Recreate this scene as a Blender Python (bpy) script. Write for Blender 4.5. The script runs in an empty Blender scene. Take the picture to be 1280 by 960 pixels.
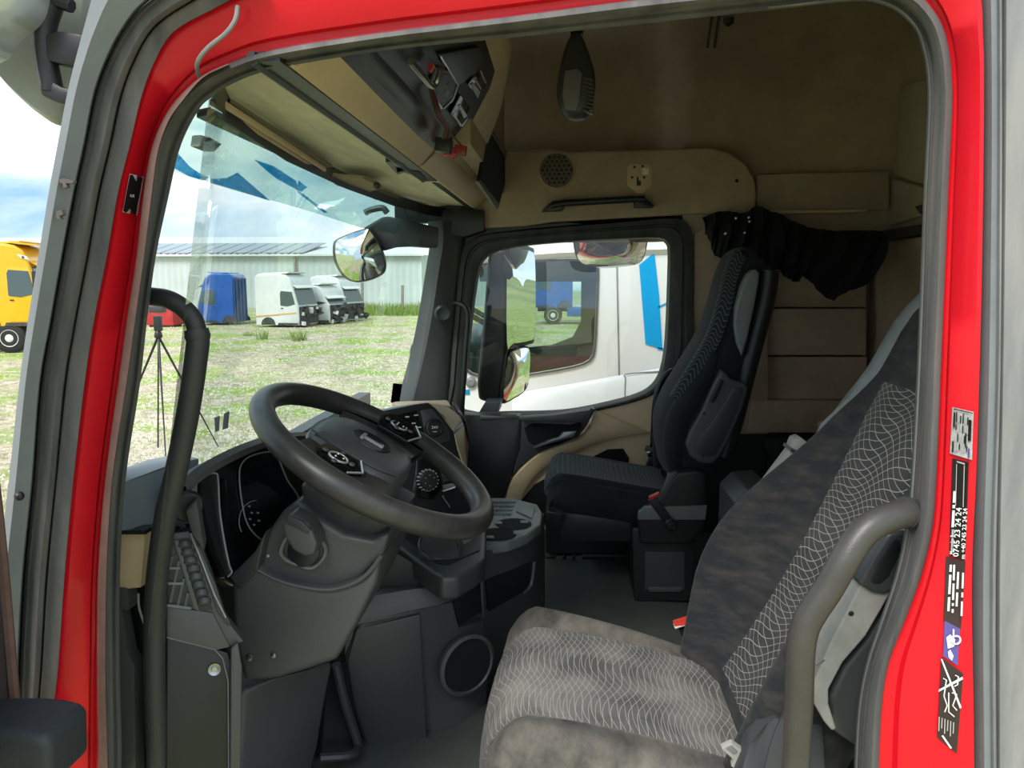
import bpy, bmesh, math, random
from mathutils import Vector, Matrix
random.seed(7)
SC = bpy.context.scene
COL = SC.collection
R = math.radians

# ------------------------------------------------------------ camera
CAMZ = 2.6                       # eye height above the yard (photographer reaching up at the cab door)
YAW, PITCH, FPX = R(3.84), R(7.83), 960.0
CAM = Vector((0, 0, CAMZ))
FWD = Vector((-math.sin(YAW) * math.cos(PITCH), math.cos(YAW) * math.cos(PITCH), -math.sin(PITCH)))
RGT = Vector((math.cos(YAW), math.sin(YAW), 0))
UPV = RGT.cross(FWD)
cd = bpy.data.cameras.new('camera')
cd.sensor_width = 36.0
cd.lens = 36.0 * FPX / 1280.0
cd.clip_start = 0.02
cd.clip_end = 2000
camo = bpy.data.objects.new('camera', cd)
COL.objects.link(camo)
camo.matrix_world = Matrix.Translation(CAM) @ Matrix((RGT, UPV, -FWD)).transposed().to_4x4()
SC.camera = camo

# ------------------------------------------------------------ sky, sun, exposure
SC.view_settings.view_transform = 'Standard'
SC.view_settings.look = 'None'
SC.view_settings.exposure = 1.15
SC.view_settings.gamma = 1.0
SC.view_settings.use_curve_mapping = False

w = bpy.data.worlds.new('sky')
SC.world = w
w.use_nodes = True
nt = w.node_tree
nt.nodes.clear()
def wn(t, **k):
    n = nt.nodes.new(t)
    for a, b in k.items():
        setattr(n, a, b)
    return n
tc = wn('ShaderNodeTexCoord')
mp = wn('ShaderNodeMapping')
mp.inputs['Scale'].default_value = (1.0, 1.0, 3.2)
mp.inputs['Location'].default_value = (0.6, 0.3, 0.0)
nz = wn('ShaderNodeTexNoise')
nz.inputs['Scale'].default_value = 2.6
nz.inputs['Detail'].default_value = 8
nz.inputs['Roughness'].default_value = 0.55
nz.inputs['Distortion'].default_value = 0.4
rp = wn('ShaderNodeValToRGB')
rp.color_ramp.elements[0].position = 0.36
rp.color_ramp.elements[0].color = (0.25, 0.44, 0.66, 1)
rp.color_ramp.elements[1].position = 0.60
rp.color_ramp.elements[1].color = (1.0, 1.0, 1.0, 1)
e = rp.color_ramp.elements.new(0.47)
e.color = (0.56, 0.70, 0.82, 1)
bg = wn('ShaderNodeBackground')
bg.inputs['Strength'].default_value = 0.72
wo = wn('ShaderNodeOutputWorld')
L = nt.links.new
L(tc.outputs['Generated'], mp.inputs['Vector'])
L(mp.outputs[0], nz.inputs['Vector'])
L(nz.outputs['Fac'], rp.inputs[0])
L(rp.outputs[0], bg.inputs['Color'])
L(bg.outputs[0], wo.inputs['Surface'])

sl = bpy.data.lights.new('sun', 'SUN')
sl.energy = 1.6
sl.angle = R(25)
sl.color = (1.0, 0.97, 0.92)
so = bpy.data.objects.new('sun', sl)
COL.objects.link(so)
# high veiled sun, behind the photographer's left shoulder
so.rotation_euler = Vector((0.30, 0.62, -0.72)).to_track_quat('-Z', 'Y').to_euler()

# ------------------------------------------------------------ pixel -> place helpers (1280 x 960)
def ray(px, py):
    return FWD + RGT * ((px - 640) / FPX) + UPV * ((480 - py) / FPX)
def P(px, py, Y):
    d = ray(px, py)
    return CAM + d * (Y / d.y)
def PXP(px, py, X):
    d = ray(px, py)
    return CAM + d * (X / d.x)
def PZ(px, py, z):
    d = ray(px, py)
    return CAM + d * ((z - CAMZ) / d.z)
def Q(px, py, p0, n):
    d = ray(px, py)
    return CAM + d * ((p0 - CAM).dot(n) / d.dot(n))
def pp(l, Y=None):
    return [P(*t) if len(t) == 3 else P(t[0], t[1], Y) for t in l]
def V(*a):
    return Vector(a)
def cr(pts, n=6, closed=False):
    """Catmull-Rom resample"""
    pts = [Vector(p) for p in pts]
    m = len(pts)
    out = []
    rng = m if closed else m - 1
    for i in range(rng):
        if closed:
            a, b, c, d = pts[(i - 1) % m], pts[i], pts[(i + 1) % m], pts[(i + 2) % m]
        else:
            b, c = pts[i], pts[i + 1]
            a = pts[i - 1] if i > 0 else b * 2 - c
            d = pts[i + 2] if i + 2 < m else c * 2 - b
        for k in range(n):
            t = k / n
            out.append(0.5 * ((2 * b) + (c - a) * t + (2 * a - 5 * b + 4 * c - d) * t * t + (3 * b - a - 3 * c + d) * t ** 3))
    if not closed:
        out.append(pts[-1])
    return out
def lerp(a, b, t):
    return a + (b - a) * t

# ------------------------------------------------------------ object helpers
ORG = {}
def tag(o, label=None, cat=None, group=None, kind=None):
    if label: o['label'] = label
    if cat: o['category'] = cat
    if group: o['group'] = group
    if kind: o['kind'] = kind
    return o
def thing(name, label, cat, loc, group=None, kind=None):
    o = bpy.data.objects.new(name, None)
    o.empty_display_size = 0.05
    COL.objects.link(o)
    o.location = loc
    ORG[o] = Vector(loc)
    return tag(o, label, cat, group, kind)

class G:
    def __init__(self):
        self.v = []
        self.f = []
        self.uv = {}
    def add(self, vs, fs):
        b = len(self.v)
        self.v += [Vector(p) for p in vs]
        self.f += [tuple(i + b for i in f) for f in fs]
        return b
    def box(self, c, s, rot=None):
        c = Vector(c)
        h = [x / 2 for x in s]
        vs = []
        for x in (-1, 1):
            for y in (-1, 1):
                for z in (-1, 1):
                    p = Vector((x * h[0], y * h[1], z * h[2]))
                    if rot is not None: p = rot @ p
                    vs.append(c + p)
        self.add(vs, [(0, 1, 3, 2), (4, 6, 7, 5), (0, 4, 5, 1), (2, 3, 7, 6), (0, 2, 6, 4), (1, 5, 7, 3)])
        return self
    def bar(self, a, b, wx, wy, up=None):
        a, b = Vector(a), Vector(b)
        z = (b - a).normalized()
        u = Vector(up) if up is not None else (Vector((0, 0, 1)) if abs(z.z) < .9 else Vector((0, 1, 0)))
        x = u.cross(z).normalized()
        y = z.cross(x)
        vs = []
        for p in (a, b):
            for i, j in ((-1, -1), (1, -1), (1, 1), (-1, 1)):
                vs.append(p + x * (i * wx / 2) + y * (j * wy / 2))
        self.add(vs, [(0, 3, 2, 1), (4, 5, 6, 7), (0, 1, 5, 4), (1, 2, 6, 5), (2, 3, 7, 6), (3, 0, 4, 7)])
        return self
    def prism(self, pts, vec):
        pts = [Vector(p) for p in pts]
        n = len(pts)
        vec = Vector(vec)
        fs = [tuple(range(n)), tuple(range(2 * n - 1, n - 1, -1))]
        fs += [(i, i + n, (i + 1) % n + n, (i + 1) % n) for i in range(n)]
        self.add(pts + [p + vec for p in pts], fs)
        return self
    def loft(self, rows, cu=False, cv=False, cap=False, uv=False):
        """rows: list of equal-length point lists; cu closes inside a row, cv closes the rows"""
        n, m = len(rows[0]), len(rows)
        vs = [p for r in rows for p in r]
        fs = []
        for j in range(m if cv else m - 1):
            for i in range(n if cu else n - 1):
                a, b = j * n + i, j * n + (i + 1) % n
                c, d = ((j + 1) % m) * n + (i + 1) % n, ((j + 1) % m) * n + i
                fs.append((a, b, c, d))
        if cap:
            fs.append(tuple(range(n - 1, -1, -1)))
            fs.append(tuple((m - 1) * n + i for i in range(n)))
        b = self.add(vs, fs)
        if uv:
            mid = m // 2
            us = [0]
            for i in range(1, n):
                us.append(us[-1] + (Vector(rows[mid][i]) - Vector(rows[mid][i - 1])).length)
            ws = [0]
            for j in range(1, m):
                ws.append(ws[-1] + (Vector(rows[j][n // 2]) - Vector(rows[j - 1][n // 2])).length)
            for j in range(m):
                for i in range(n):
                    self.uv[b + j * n + i] = (us[i], ws[j])
        return self
    def tube(self, pts, r, n=10, cap=True, flat=1.0, up=None):
        pts = [Vector(p) for p in pts]
        m = len(pts)
        rows = []
        pu = None
        for i, p in enumerate(pts):
            t = (pts[min(i + 1, m - 1)] - pts[max(i - 1, 0)]).normalized()
            if pu is None:
                u = Vector(up) if up is not None else (Vector((0, 0, 1)) if abs(t.z) < .9 else Vector((1, 0, 0)))
            else:
                u = pu
            x = (u - t * u.dot(t)).normalized()
            pu = x
            y = t.cross(x)
            rr = r[i] if isinstance(r, (list, tuple)) else r
            rows.append([p + x * (math.cos(2 * math.pi * k / n) * rr) + y * (math.sin(2 * math.pi * k / n) * rr * flat) for k in range(n)])
        return self.loft(rows, cu=True, cap=cap)
    def lathe(self, prof, o, axis, n=20, cap=True):
        o, z = Vector(o), Vector(axis).normalized()
        u = Vector((0, 0, 1)) if abs(z.z) < .9 else Vector((1, 0, 0))
        x = u.cross(z).normalized()
        y = z.cross(x)
        rows = [[o + z * h + x * (math.cos(2 * math.pi * k / n) * r) + y * (math.sin(2 * math.pi * k / n) * r) for k in range(n)] for r, h in prof]
        return self.loft(rows, cu=True, cap=cap)
    def torus(self, o, axis, r0, r1, n=48, k=12):
        o, z = Vector(o), Vector(axis).normalized()
        u = Vector((0, 0, 1)) if abs(z.z) < .9 else Vector((1, 0, 0))
        x = u.cross(z).normalized()
        y = z.cross(x)
        rows = []
        for i in range(n):
            a = 2 * math.pi * i / n
            d = x * math.cos(a) + y * math.sin(a)
            rows.append([o + d * (r0 + r1 * math.cos(2 * math.pi * q / k)) + z * (r1 * math.sin(2 * math.pi * q / k)) for q in range(k)])
        return self.loft(rows, cu=True, cv=True)
    def sph(self, c, r, n=12, m=8):
        c = Vector(c)
        s = r if isinstance(r, (tuple, list)) else (r, r, r)
        rows = []
        for j in range(m + 1):
            t = math.pi * (j + .02 * (j == 0) - .02 * (j == m)) / m
            rows.append([c + Vector((s[0] * math.sin(t) * math.cos(2 * math.pi * i / n), s[1] * math.sin(t) * math.sin(2 * math.pi * i / n), s[2] * math.cos(t))) for i in range(n)])
        return self.loft(rows, cu=True, cap=True)
    def build(self, name, mt, parent=None, bev=0, seg=2, smooth=40, sub=0, label=None, cat=None, group=None, kind=None, weld=False):
        bm = bmesh.new()
        if parent is not None:
            org = ORG[parent]
        else:
            xs = [p.x for p in self.v]; ys = [p.y for p in self.v]; zs = [p.z for p in self.v]
            org = Vector(((min(xs) + max(xs)) / 2, (min(ys) + max(ys)) / 2, min(zs)))
        uvl = bm.loops.layers.uv.new('UVMap') if self.uv else None
        bv = [bm.verts.new(p - org) for p in self.v]
        for f in self.f:
            try:
                face = bm.faces.new([bv[i] for i in f])
            except ValueError:
                continue
            if uvl:
                for lp, i in zip(face.loops, f):
                    lp[uvl].uv = self.uv.get(i, (0, 0))
        if weld:
            bmesh.ops.remove_doubles(bm, verts=bm.verts, dist=1e-5)
        bmesh.ops.recalc_face_normals(bm, faces=bm.faces)
        if bev:
            es = [e for e in bm.edges if len(e.link_faces) == 2 and e.calc_face_angle(0) > R(25)]
            bmesh.ops.bevel(bm, geom=es, offset=bev, segments=seg, affect='EDGES', profile=0.6, clamp_overlap=True)
        if smooth:
            for f in bm.faces: f.smooth = True
            for e in bm.edges:
                if len(e.link_faces) == 2 and e.calc_face_angle(0) > R(smooth): e.smooth = False
        me = bpy.data.meshes.new(name)
        bm.to_mesh(me)
        bm.free()
        o = bpy.data.objects.new(name, me)
        COL.objects.link(o)
        me.materials.append(mt)
        if parent is not None:
            o.parent = parent
            if ORG.get(parent) is not None and parent.type != 'EMPTY':
                pass
        else:
            o.location = org
        ORG[o] = org
        if sub:
            md = o.modifiers.new('sub', 'SUBSURF')
            md.levels = sub
            md.render_levels = sub
        return tag(o, label, cat, group, kind)

def copy_tree(o, parent=None):
    c = o.copy()
    COL.objects.link(c)
    c.parent = parent
    for ch in list(o.children):
        copy_tree(ch, c)
    return c

def text(body, mt, parent, o, xdir, ydir, size, off=0.0008, name='lettering', bold=0.0, fit=None):
    """lettering lying in the plane spanned by xdir (reading direction) and ydir (up), lower left at o"""
    cu = bpy.data.curves.new(name, 'FONT')
    cu.body = body
    cu.size = 1
    cu.offset = bold
    cu.resolution_u = 2
    t = bpy.data.objects.new(name, cu)
    COL.objects.link(t)
    dg = bpy.context.evaluated_depsgraph_get()
    dg.update()
    me = bpy.data.meshes.new_from_object(t.evaluated_get(dg))
    bpy.data.objects.remove(t)
    x, y = Vector(xdir).normalized(), Vector(ydir).normalized()
    z = x.cross(y)
    org = ORG[parent]
    wd = max(v.co.x for v in me.vertices) - min(v.co.x for v in me.vertices)
    sx = (fit / wd) if fit else size
    for v in me.vertices:
        c = v.co.copy()
        v.co = Vector(o) + x * (c.x * sx) + y * (c.y * size) + z * off - org
    me.materials.clear()
    me.materials.append(mt)
    ob = bpy.data.objects.new(name, me)
    COL.objects.link(ob)
    ob.parent = parent
    ORG[ob] = org
    return ob

# ------------------------------------------------------------ materials
MATS = {}
def mat(name, col, rough=.5, metal=0, var=0, vscale=8, col2=None, bump=0, bscale=300, coat=0, spec=.5, stretch=(1, 1, 1), sheen=0, alpha=1, lo=.35, hi=.65):
    m = bpy.data.materials.new(name)
    m.use_nodes = True
    nt = m.node_tree
    b = nt.nodes['Principled BSDF']
    b.inputs['Base Color'].default_value = (*col, 1)
    b.inputs['Roughness'].default_value = rough
    b.inputs['Metallic'].default_value = metal
    b.inputs['Coat Weight'].default_value = coat
    b.inputs['Specular IOR Level'].default_value = spec
    b.inputs['Sheen Weight'].default_value = sheen
    tc = nt.nodes.new('ShaderNodeTexCoord')
    mp = nt.nodes.new('ShaderNodeMapping')
    mp.inputs['Scale'].default_value = stretch
    nt.links.new(tc.outputs['Object'], mp.inputs['Vector'])
    if var or col2:
        n = nt.nodes.new('ShaderNodeTexNoise')
        n.inputs['Scale'].default_value = vscale
        n.inputs['Detail'].default_value = 6
        n.inputs['Roughness'].default_value = .65
        nt.links.new(mp.outputs[0], n.inputs['Vector'])
        r = nt.nodes.new('ShaderNodeValToRGB')
        r.color_ramp.elements[0].position = lo
        r.color_ramp.elements[1].position = hi
        c2 = col2 if col2 else tuple(min(1, c * (1 + var)) for c in col)
        c1 = col if col2 else tuple(c * (1 - var) for c in col)
        r.color_ramp.elements[0].color = (*c1, 1)
        r.color_ramp.elements[1].color = (*c2, 1)
        nt.links.new(n.outputs['Fac'], r.inputs[0])
        nt.links.new(r.outputs[0], b.inputs['Base Color'])
    if bump:
        n2 = nt.nodes.new('ShaderNodeTexNoise')
        n2.inputs['Scale'].default_value = bscale
        n2.inputs['Detail'].default_value = 3
        nt.links.new(mp.outputs[0], n2.inputs['Vector'])
        bp = nt.nodes.new('ShaderNodeBump')
        bp.inputs['Strength'].default_value = bump
        bp.inputs['Distance'].default_value = .001
        nt.links.new(n2.outputs['Fac'], bp.inputs['Height'])
        nt.links.new(bp.outputs[0], b.inputs['Normal'])
    MATS[name] = m
    return m
def glassmat(name, tint, refl=.10, rough=0.0):
    m = bpy.data.materials.new(name)
    m.use_nodes = True
    nt = m.node_tree
    nt.nodes.clear()
    o = nt.nodes.new('ShaderNodeOutputMaterial')
    t = nt.nodes.new('ShaderNodeBsdfTransparent')
    t.inputs[0].default_value = (*tint, 1)
    g = nt.nodes.new('ShaderNodeBsdfGlossy')
    g.inputs['Roughness'].default_value = rough
    g.inputs[0].default_value = (1, 1, 1, 1)
    # Schlick reflectance, the same from both faces of the pane
    lw = nt.nodes.new('ShaderNodeLayerWeight')
    lw.inputs['Blend'].default_value = .5
    pw = nt.nodes.new('ShaderNodeMath')
    pw.operation = 'POWER'
    pw.inputs[1].default_value = 5
    nt.links.new(lw.outputs['Facing'], pw.inputs[0])
    mu = nt.nodes.new('ShaderNodeMath')
    mu.operation = 'MULTIPLY_ADD'
    mu.inputs[1].default_value = 1 - refl
    mu.inputs[2].default_value = refl
    mx = nt.nodes.new('ShaderNodeMixShader')
    nt.links.new(pw.outputs[0], mu.inputs[0])
    nt.links.new(mu.outputs[0], mx.inputs[0])
    nt.links.new(t.outputs[0], mx.inputs[1])
    nt.links.new(g.outputs[0], mx.inputs[2])
    nt.links.new(mx.outputs[0], o.inputs[0])
    MATS[name] = m
    return m

red = mat('red_paint', (.68, .006, .016), .36, col2=(.78, .008, .022), vscale=5, coat=.12, spec=.35, bump=.03, bscale=60)
red_dirty = mat('red_paint_dusty', (.46, .012, .026), .45, col2=(.33, .03, .035), vscale=9, coat=.2, lo=.42, hi=.8)
rubber = mat('rubber', (.030, .030, .032), .62, col2=(.075, .072, .068), vscale=14, stretch=(1, 1, .25), bump=.2, bscale=120)
rubber_dusty = mat('rubber_dusty', (.07, .07, .072), .7, col2=(.16, .15, .14), vscale=18, stretch=(1, 1, .12), bump=.25, bscale=160)
rubber_grey = mat('rubber_grey', (.17, .17, .175), .6, col2=(.30, .29, .28), vscale=20, stretch=(1, 1, .15), bump=.1, bscale=90)
brown_seal = mat('brown_rubber', (.15, .080, .065), .7, var=.18, vscale=20, bump=.2, bscale=200)
grey_panel = mat('grey_exterior_plastic', (.20, .215, .225), .55, var=.10, vscale=6, bump=.15, bscale=250)
pl_black = mat('black_plastic', (.016, .0165, .018), .38, bump=.25, bscale=500)
pl_dark = mat('charcoal_plastic', (.046, .048, .052), .40, bump=.35, bscale=420)
pl_soft = mat('soft_touch_plastic', (.080, .082, .084), .40, bump=.4, bscale=380)
pl_gloss = mat('gloss_black', (.006, .006, .007), .12)
pl_grey = mat('grey_plastic', (.17, .18, .18), .45, var=.12, vscale=20, bump=.2, bscale=300)
pl_tray = mat('grey_green_plastic', (.16, .185, .175), .42, var=.1, vscale=12)
pl_lgrey = mat('dusty_light_grey_plastic', (.26, .26, .24), .6, col2=(.36, .35, .32), vscale=22, bump=.2, bscale=260)
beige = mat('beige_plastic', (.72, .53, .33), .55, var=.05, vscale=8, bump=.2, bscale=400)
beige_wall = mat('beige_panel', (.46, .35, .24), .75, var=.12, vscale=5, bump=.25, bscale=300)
liner = mat('headliner_fabric', (.42, .335, .235), .95, var=.14, vscale=4, bump=.3, bscale=500, sheen=.2)
soffit = mat('soffit_fabric', (.82, .72, .53), .9, var=.14, vscale=9, stretch=(3, .6, 1), bump=.2, bscale=400, sheen=.2)
leather = mat('steering_leather', (.042, .040, .038), .36, var=.25, vscale=30, bump=.2, bscale=500)
handle_m = mat('handle_rubber', (.042, .042, .042), .5, bump=.5, bscale=350, var=.1, vscale=12)
handle_worn = mat('handle_worn', (.066, .061, .054), .40, bump=.3, bscale=350, var=.14, vscale=10)
velour = mat('black_velour', (.011, .012, .015), .9, col2=(.055, .050, .044), vscale=14, bump=.5, bscale=600, sheen=.05, stretch=(1, 1, 3), lo=.42, hi=.85)
velour_dusty = mat('dusty_velour', (.045, .043, .041), .95, col2=(.25, .22, .18), vscale=16, bump=.6, bscale=500, sheen=.05, lo=.30, hi=.80, stretch=(1, .5, 1))
velour_blue = mat('dark_blue_velour', (.006, .008, .012), .9, col2=(.013, .017, .023), vscale=8, bump=.5, bscale=500, sheen=.06)
cloth_hole_black = mat('black_cloth_hole_shade', (.006, .0065, .008), .95, bump=.4, bscale=300)  # curtain, belt and mattress cloth; also paints the shade inside holes
leather_grey = mat('grey_leatherette', (.19, .21, .215), .5, var=.1, vscale=12, bump=.3, bscale=300)
leather_blk = mat('black_leatherette', (.014, .015, .017), .45, bump=.3, bscale=400)
mat_floor = mat('rubber_floor', (.060, .072, .067), .6, col2=(.09, .10, .092), vscale=6, bump=.4, bscale=200)
chrome = mat('chrome', (.75, .76, .78), .16, 1)
silver = mat('bezel_silver', (.52, .52, .53), .35, .35)
steel = mat('steel', (.45, .45, .45), .35, 1)
mirror = mat('mirror_glass', (.86, .88, .88), .01, 1)
white_print = mat('white_print', (.85, .85, .83), .5)
grey_print = mat('grey_print', (.45, .45, .43), .5)
sticker_black = mat('black_sticker', (.014, .012, .012), .35)
sticker_brown = mat('brown_sticker', (.045, .028, .026), .35)
sticker_silver = mat('silver_sticker', (.5, .5, .48), .4, var=.2, vscale=200)
sticker_blue = mat('violet_print', (.12, .10, .35), .4)
red_plastic = mat('red_plastic', (.60, .03, .02), .4)
red_clear = mat('red_clear_plastic', (.30, .04, .03), .3)
wire_m = mat('brown_wire', (.06, .022, .012), .5)
white_paint = mat('white_paint', (.80, .82, .82), .28, var=.02, vscale=3, coat=.4)
white_old = mat('white_paint_old', (.72, .74, .73), .45, var=.06, vscale=3)
stripe_blue = mat('cyan_stripe', (.0, .36, .78), .35)
stripe_teal = mat('teal_film', (.0, .25, .45), .4)
yellow_paint = mat('yellow_paint', (.80, .44, .006), .3, var=.05, vscale=3, coat=.4)
blue_paint = mat('blue_paint', (.012, .10, .42), .3, var=.1, vscale=4, coat=.4)
blue_dark = mat('blue_paint_dull', (.018, .075, .22), .5, var=.25, vscale=3)
dark_metal = mat('dark_machinery', (.03, .03, .032), .6, col2=(.12, .115, .11), vscale=7, lo=.45, hi=.7)
tyre = mat('tyre_rubber', (.02, .02, .02), .8, var=.2, vscale=20)
orange_stripe = mat('orange_stripe', (.75, .36, .04), .5)
sheet = mat('corrugated_sheet', (.50, .56, .56), .5, var=.05, vscale=.6)
sheet_roof = mat('roof_sheet', (.62, .66, .66), .5)
solar = mat('solar_panel', (.30, .34, .36), .35)
wood_post = mat('weathered_post', (.28, .24, .20), .9, var=.2, vscale=10)
screen = mat('dark_screen', (.006, .006, .008), .08)
glass_ws = glassmat('windscreen_glass', (.86, .95, .92), .045)
glass_side = glassmat('side_glass', (.92, .97, .95), .05)
glass_truck = glassmat('tinted_truck_glass', (.44, .60, .54), .09)
glass_dark = mat('dark_truck_glass', (.07, .10, .10), .08, spec=.8)
visor_m = glassmat('tinted_visor', (.52, .72, .68), .04)
def net_fabric(name, base, base2, line, K=52, amp=.35, wl=.16, slope=9, width=.06, both=True, dirt=None):
    """woven seat cloth: pale wavy threads crossing on a dark ground (uv in metres)"""
    m = bpy.data.materials.new(name)
    m.use_nodes = True
    nt = m.node_tree
    b = nt.nodes['Principled BSDF']
    b.inputs['Roughness'].default_value = .95
    b.inputs['Sheen Weight'].default_value = .05
    tc = nt.nodes.new('ShaderNodeTexCoord')
    sp = nt.nodes.new('ShaderNodeSeparateXYZ')
    nt.links.new(tc.outputs['UV'], sp.inputs[0])
    def mth(op, a, c=None, clamp=False):
        n = nt.nodes.new('ShaderNodeMath')
        n.operation = op
        n.use_clamp = clamp
        for i, q in enumerate((a, c)):
            if q is None: continue
            if isinstance(q, (int, float)): n.inputs[i].default_value = q
            else: nt.links.new(q, n.inputs[i])
        return n.outputs[0]
    U, Vv = sp.outputs[0], sp.outputs[1]
    def fam(sgn, ph):
        s = mth('SINE', mth('ADD', mth('MULTIPLY', U, 2 * math.pi / wl), ph))
        s2 = mth('SINE', mth('ADD', mth('MULTIPLY', Vv, 2 * math.pi / .21), ph))
        t = mth('ADD', mth('MULTIPLY', Vv, K), mth('MULTIPLY', s, amp * sgn))
        t = mth('ADD', t, mth('MULTIPLY', s2, .5 * sgn))
        t = mth('ADD', t, mth('MULTIPLY', U, slope * sgn))
        f = mth('ABSOLUTE', mth('SUBTRACT', mth('FRACT', t), .5))
        return mth('SUBTRACT', 1.0, mth('DIVIDE', f, width), True)
    a = fam(1, 0.4)
    if both:
        a = mth('MAXIMUM', a, fam(-1, 1.9))
    n = nt.nodes.new('ShaderNodeTexNoise')
    n.inputs['Scale'].default_value = 9
    n.inputs['Detail'].default_value = 7
    nt.links.new(tc.outputs['Object'], n.inputs['Vector'])
    r = nt.nodes.new('ShaderNodeValToRGB')
    r.color_ramp.elements[0].position = .38
    r.color_ramp.elements[1].position = .66
    r.color_ramp.elements[0].color = (*base, 1)
    r.color_ramp.elements[1].color = (*base2, 1)
    nt.links.new(n.outputs['Fac'], r.inputs[0])
    mx = nt.nodes.new('ShaderNodeMix')
    mx.data_type = 'RGBA'
    mx.inputs['B'].default_value = (*line, 1)
    nt.links.new(a, mx.inputs['Factor'])
    nt.links.new(r.outputs[0], mx.inputs['A'])
    nt.links.new(mx.outputs['Result'], b.inputs['Base Color'])
    n2 = nt.nodes.new('ShaderNodeTexNoise')
    n2.inputs['Scale'].default_value = 600
    nt.links.new(tc.outputs['Object'], n2.inputs['Vector'])
    bp = nt.nodes.new('ShaderNodeBump')
    bp.inputs['Strength'].default_value = .5
    bp.inputs['Distance'].default_value = .001
    nt.links.new(n2.outputs['Fac'], bp.inputs['Height'])
    nt.links.new(bp.outputs[0], b.inputs['Normal'])
    MATS[name] = m
    return m
net_seat = net_fabric('net_cloth_dusty', (.085, .082, .078), (.235, .222, .20), (.43, .41, .37), K=76, amp=.5, slope=18, width=.07)
net_back = net_fabric('net_cloth', (.028, .028, .030), (.050, .049, .048), (.42, .40, .36), K=60, amp=.5, slope=26, width=.06)
net_pass = net_fabric('wave_cloth', (.012, .017, .022), (.022, .028, .034), (.13, .145, .15), K=66, amp=.6, wl=.045, slope=0, width=.20, both=False)

# yard: pale crushed stone with grass patches, turning to meadow behind the trucks
def ground_mat():
    m = bpy.data.materials.new('gravel_yard')
    m.use_nodes = True
    nt = m.node_tree
    b = nt.nodes['Principled BSDF']
    b.inputs['Roughness'].default_value = .95
    g = nt.nodes.new('ShaderNodeNewGeometry')
    def noise(s, d=6, ro=.6):
        n = nt.nodes.new('ShaderNodeTexNoise')
        n.inputs['Scale'].default_value = s
        n.inputs['Detail'].default_value = d
        n.inputs['Roughness'].default_value = ro
        nt.links.new(g.outputs['Position'], n.inputs['Vector'])
        return n.outputs['Fac']
    def ramp(f, stops):
        r = nt.nodes.new('ShaderNodeValToRGB')
        while len(r.color_ramp.elements) < len(stops): r.color_ramp.elements.new(.5)
        for e, (p, c) in zip(r.color_ramp.elements, stops):
            e.position = p
            e.color = (*c, 1)
        nt.links.new(f, r.inputs[0])
        return r.outputs[0]
    stone = ramp(noise(3.2, 8, .8), [(.36, (.21, .17, .10)), (.48, (.43, .37, .24)), (.60, (.68, .60, .43)), (.7, (.82, .76, .60))])
    grass = ramp(noise(4.5, 6, .7), [(.32, (.12, .20, .02)), (.55, (.30, .44, .06)), (.72, (.50, .56, .14))])
    n1 = noise(.42, 7, .68)
    mask = ramp(n1, [(.48, (0, 0, 0)), (.58, (1, 1, 1))])
    sep = nt.nodes.new('ShaderNodeSeparateXYZ')
    nt.links.new(g.outputs['Position'], sep.inputs[0])
    mr = nt.nodes.new('ShaderNodeMapRange')          # meadow starts 14 m behind the cab
    mr.inputs['From Min'].default_value = 9
    mr.inputs['From Max'].default_value = 14
    nt.links.new(sep.outputs[0], mr.inputs['Value'])
    mxx = nt.nodes.new('ShaderNodeMath')
    mxx.operation = 'MAXIMUM'
    nt.links.new(mask, mxx.inputs[0])
    nt.links.new(mr.outputs[0], mxx.inputs[1])
    mx = nt.nodes.new('ShaderNodeMix')
    mx.data_type = 'RGBA'
    nt.links.new(mxx.outputs[0], mx.inputs['Factor'])
    nt.links.new(stone, mx.inputs['A'])
    nt.links.new(grass, mx.inputs['B'])
    field = ramp(noise(.8, 8, .75), [(.34, (.07, .12, .02)), (.52, (.16, .23, .05)), (.7, (.30, .34, .11))])
    mx2 = nt.nodes.new('ShaderNodeMix')
    mx2.data_type = 'RGBA'
    nt.links.new(mr.outputs[0], mx2.inputs['Factor'])
    nt.links.new(mx.outputs['Result'], mx2.inputs['A'])
    nt.links.new(field, mx2.inputs['B'])
    nt.links.new(mx2.outputs['Result'], b.inputs['Base Color'])
    bp = nt.nodes.new('ShaderNodeBump')
    bp.inputs['Strength'].default_value = .8
    bp.inputs['Distance'].default_value = .05
    nt.links.new(noise(9, 6, .7), bp.inputs['Height'])
    nt.links.new(bp.outputs[0], b.inputs['Normal'])
    return m
gravel = ground_mat()
meadow = mat('meadow', (.08, .13, .025), .95, col2=(.22, .26, .08), vscale=.12, bump=.5, bscale=4)
grass_m = mat('grass_blades', (.13, .22, .03), .8, col2=(.34, .42, .12), vscale=1.5)
# ============================================================ door opening of the cab (near wall)
ZF = 1.55                        # cab floor
A_ = [(61,985),(61,925),(72,845),(81,720),(92,600),(106,480),(118,400),(134,320),(148,240),(163,180),(176,125),(190,85),(215,42),(262,14),(330,-15),(480,-40),(640,-60),(800,-80),(960,-100),(1080,-110),(1180,-90),(1222,-20),(1229,50),(1230,120),(1229,240),(1227,360),(1224,480),(1220,600),(1217,660),(1215,720),(1215,775),(1216,830),(1217,890),(1218,985)]
B_ = [(121,985),(122,925),(121,845),(122,720),(131,600),(147,480),(158,400),(170,320),(179,240),(189,185),(204,148),(222,122),(252,95),(285,79),(340,62),(480,40),(640,20),(800,-1),(960,-18),(1080,-28),(1130,-18),(1162,6),(1183,45),(1191,115),(1186,240),(1181,360),(1176,480),(1171,600),(1166,660),(1152,720),(1132,775),(1111,830),(1102,890),(1098,985)]
C_ = [(137,985),(135,925),(133,845),(134,720),(141,600),(159,480),(170,400),(181,320),(191,240),(198,190),(211,152),(229,126),(254,97),(286,81)]
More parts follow.
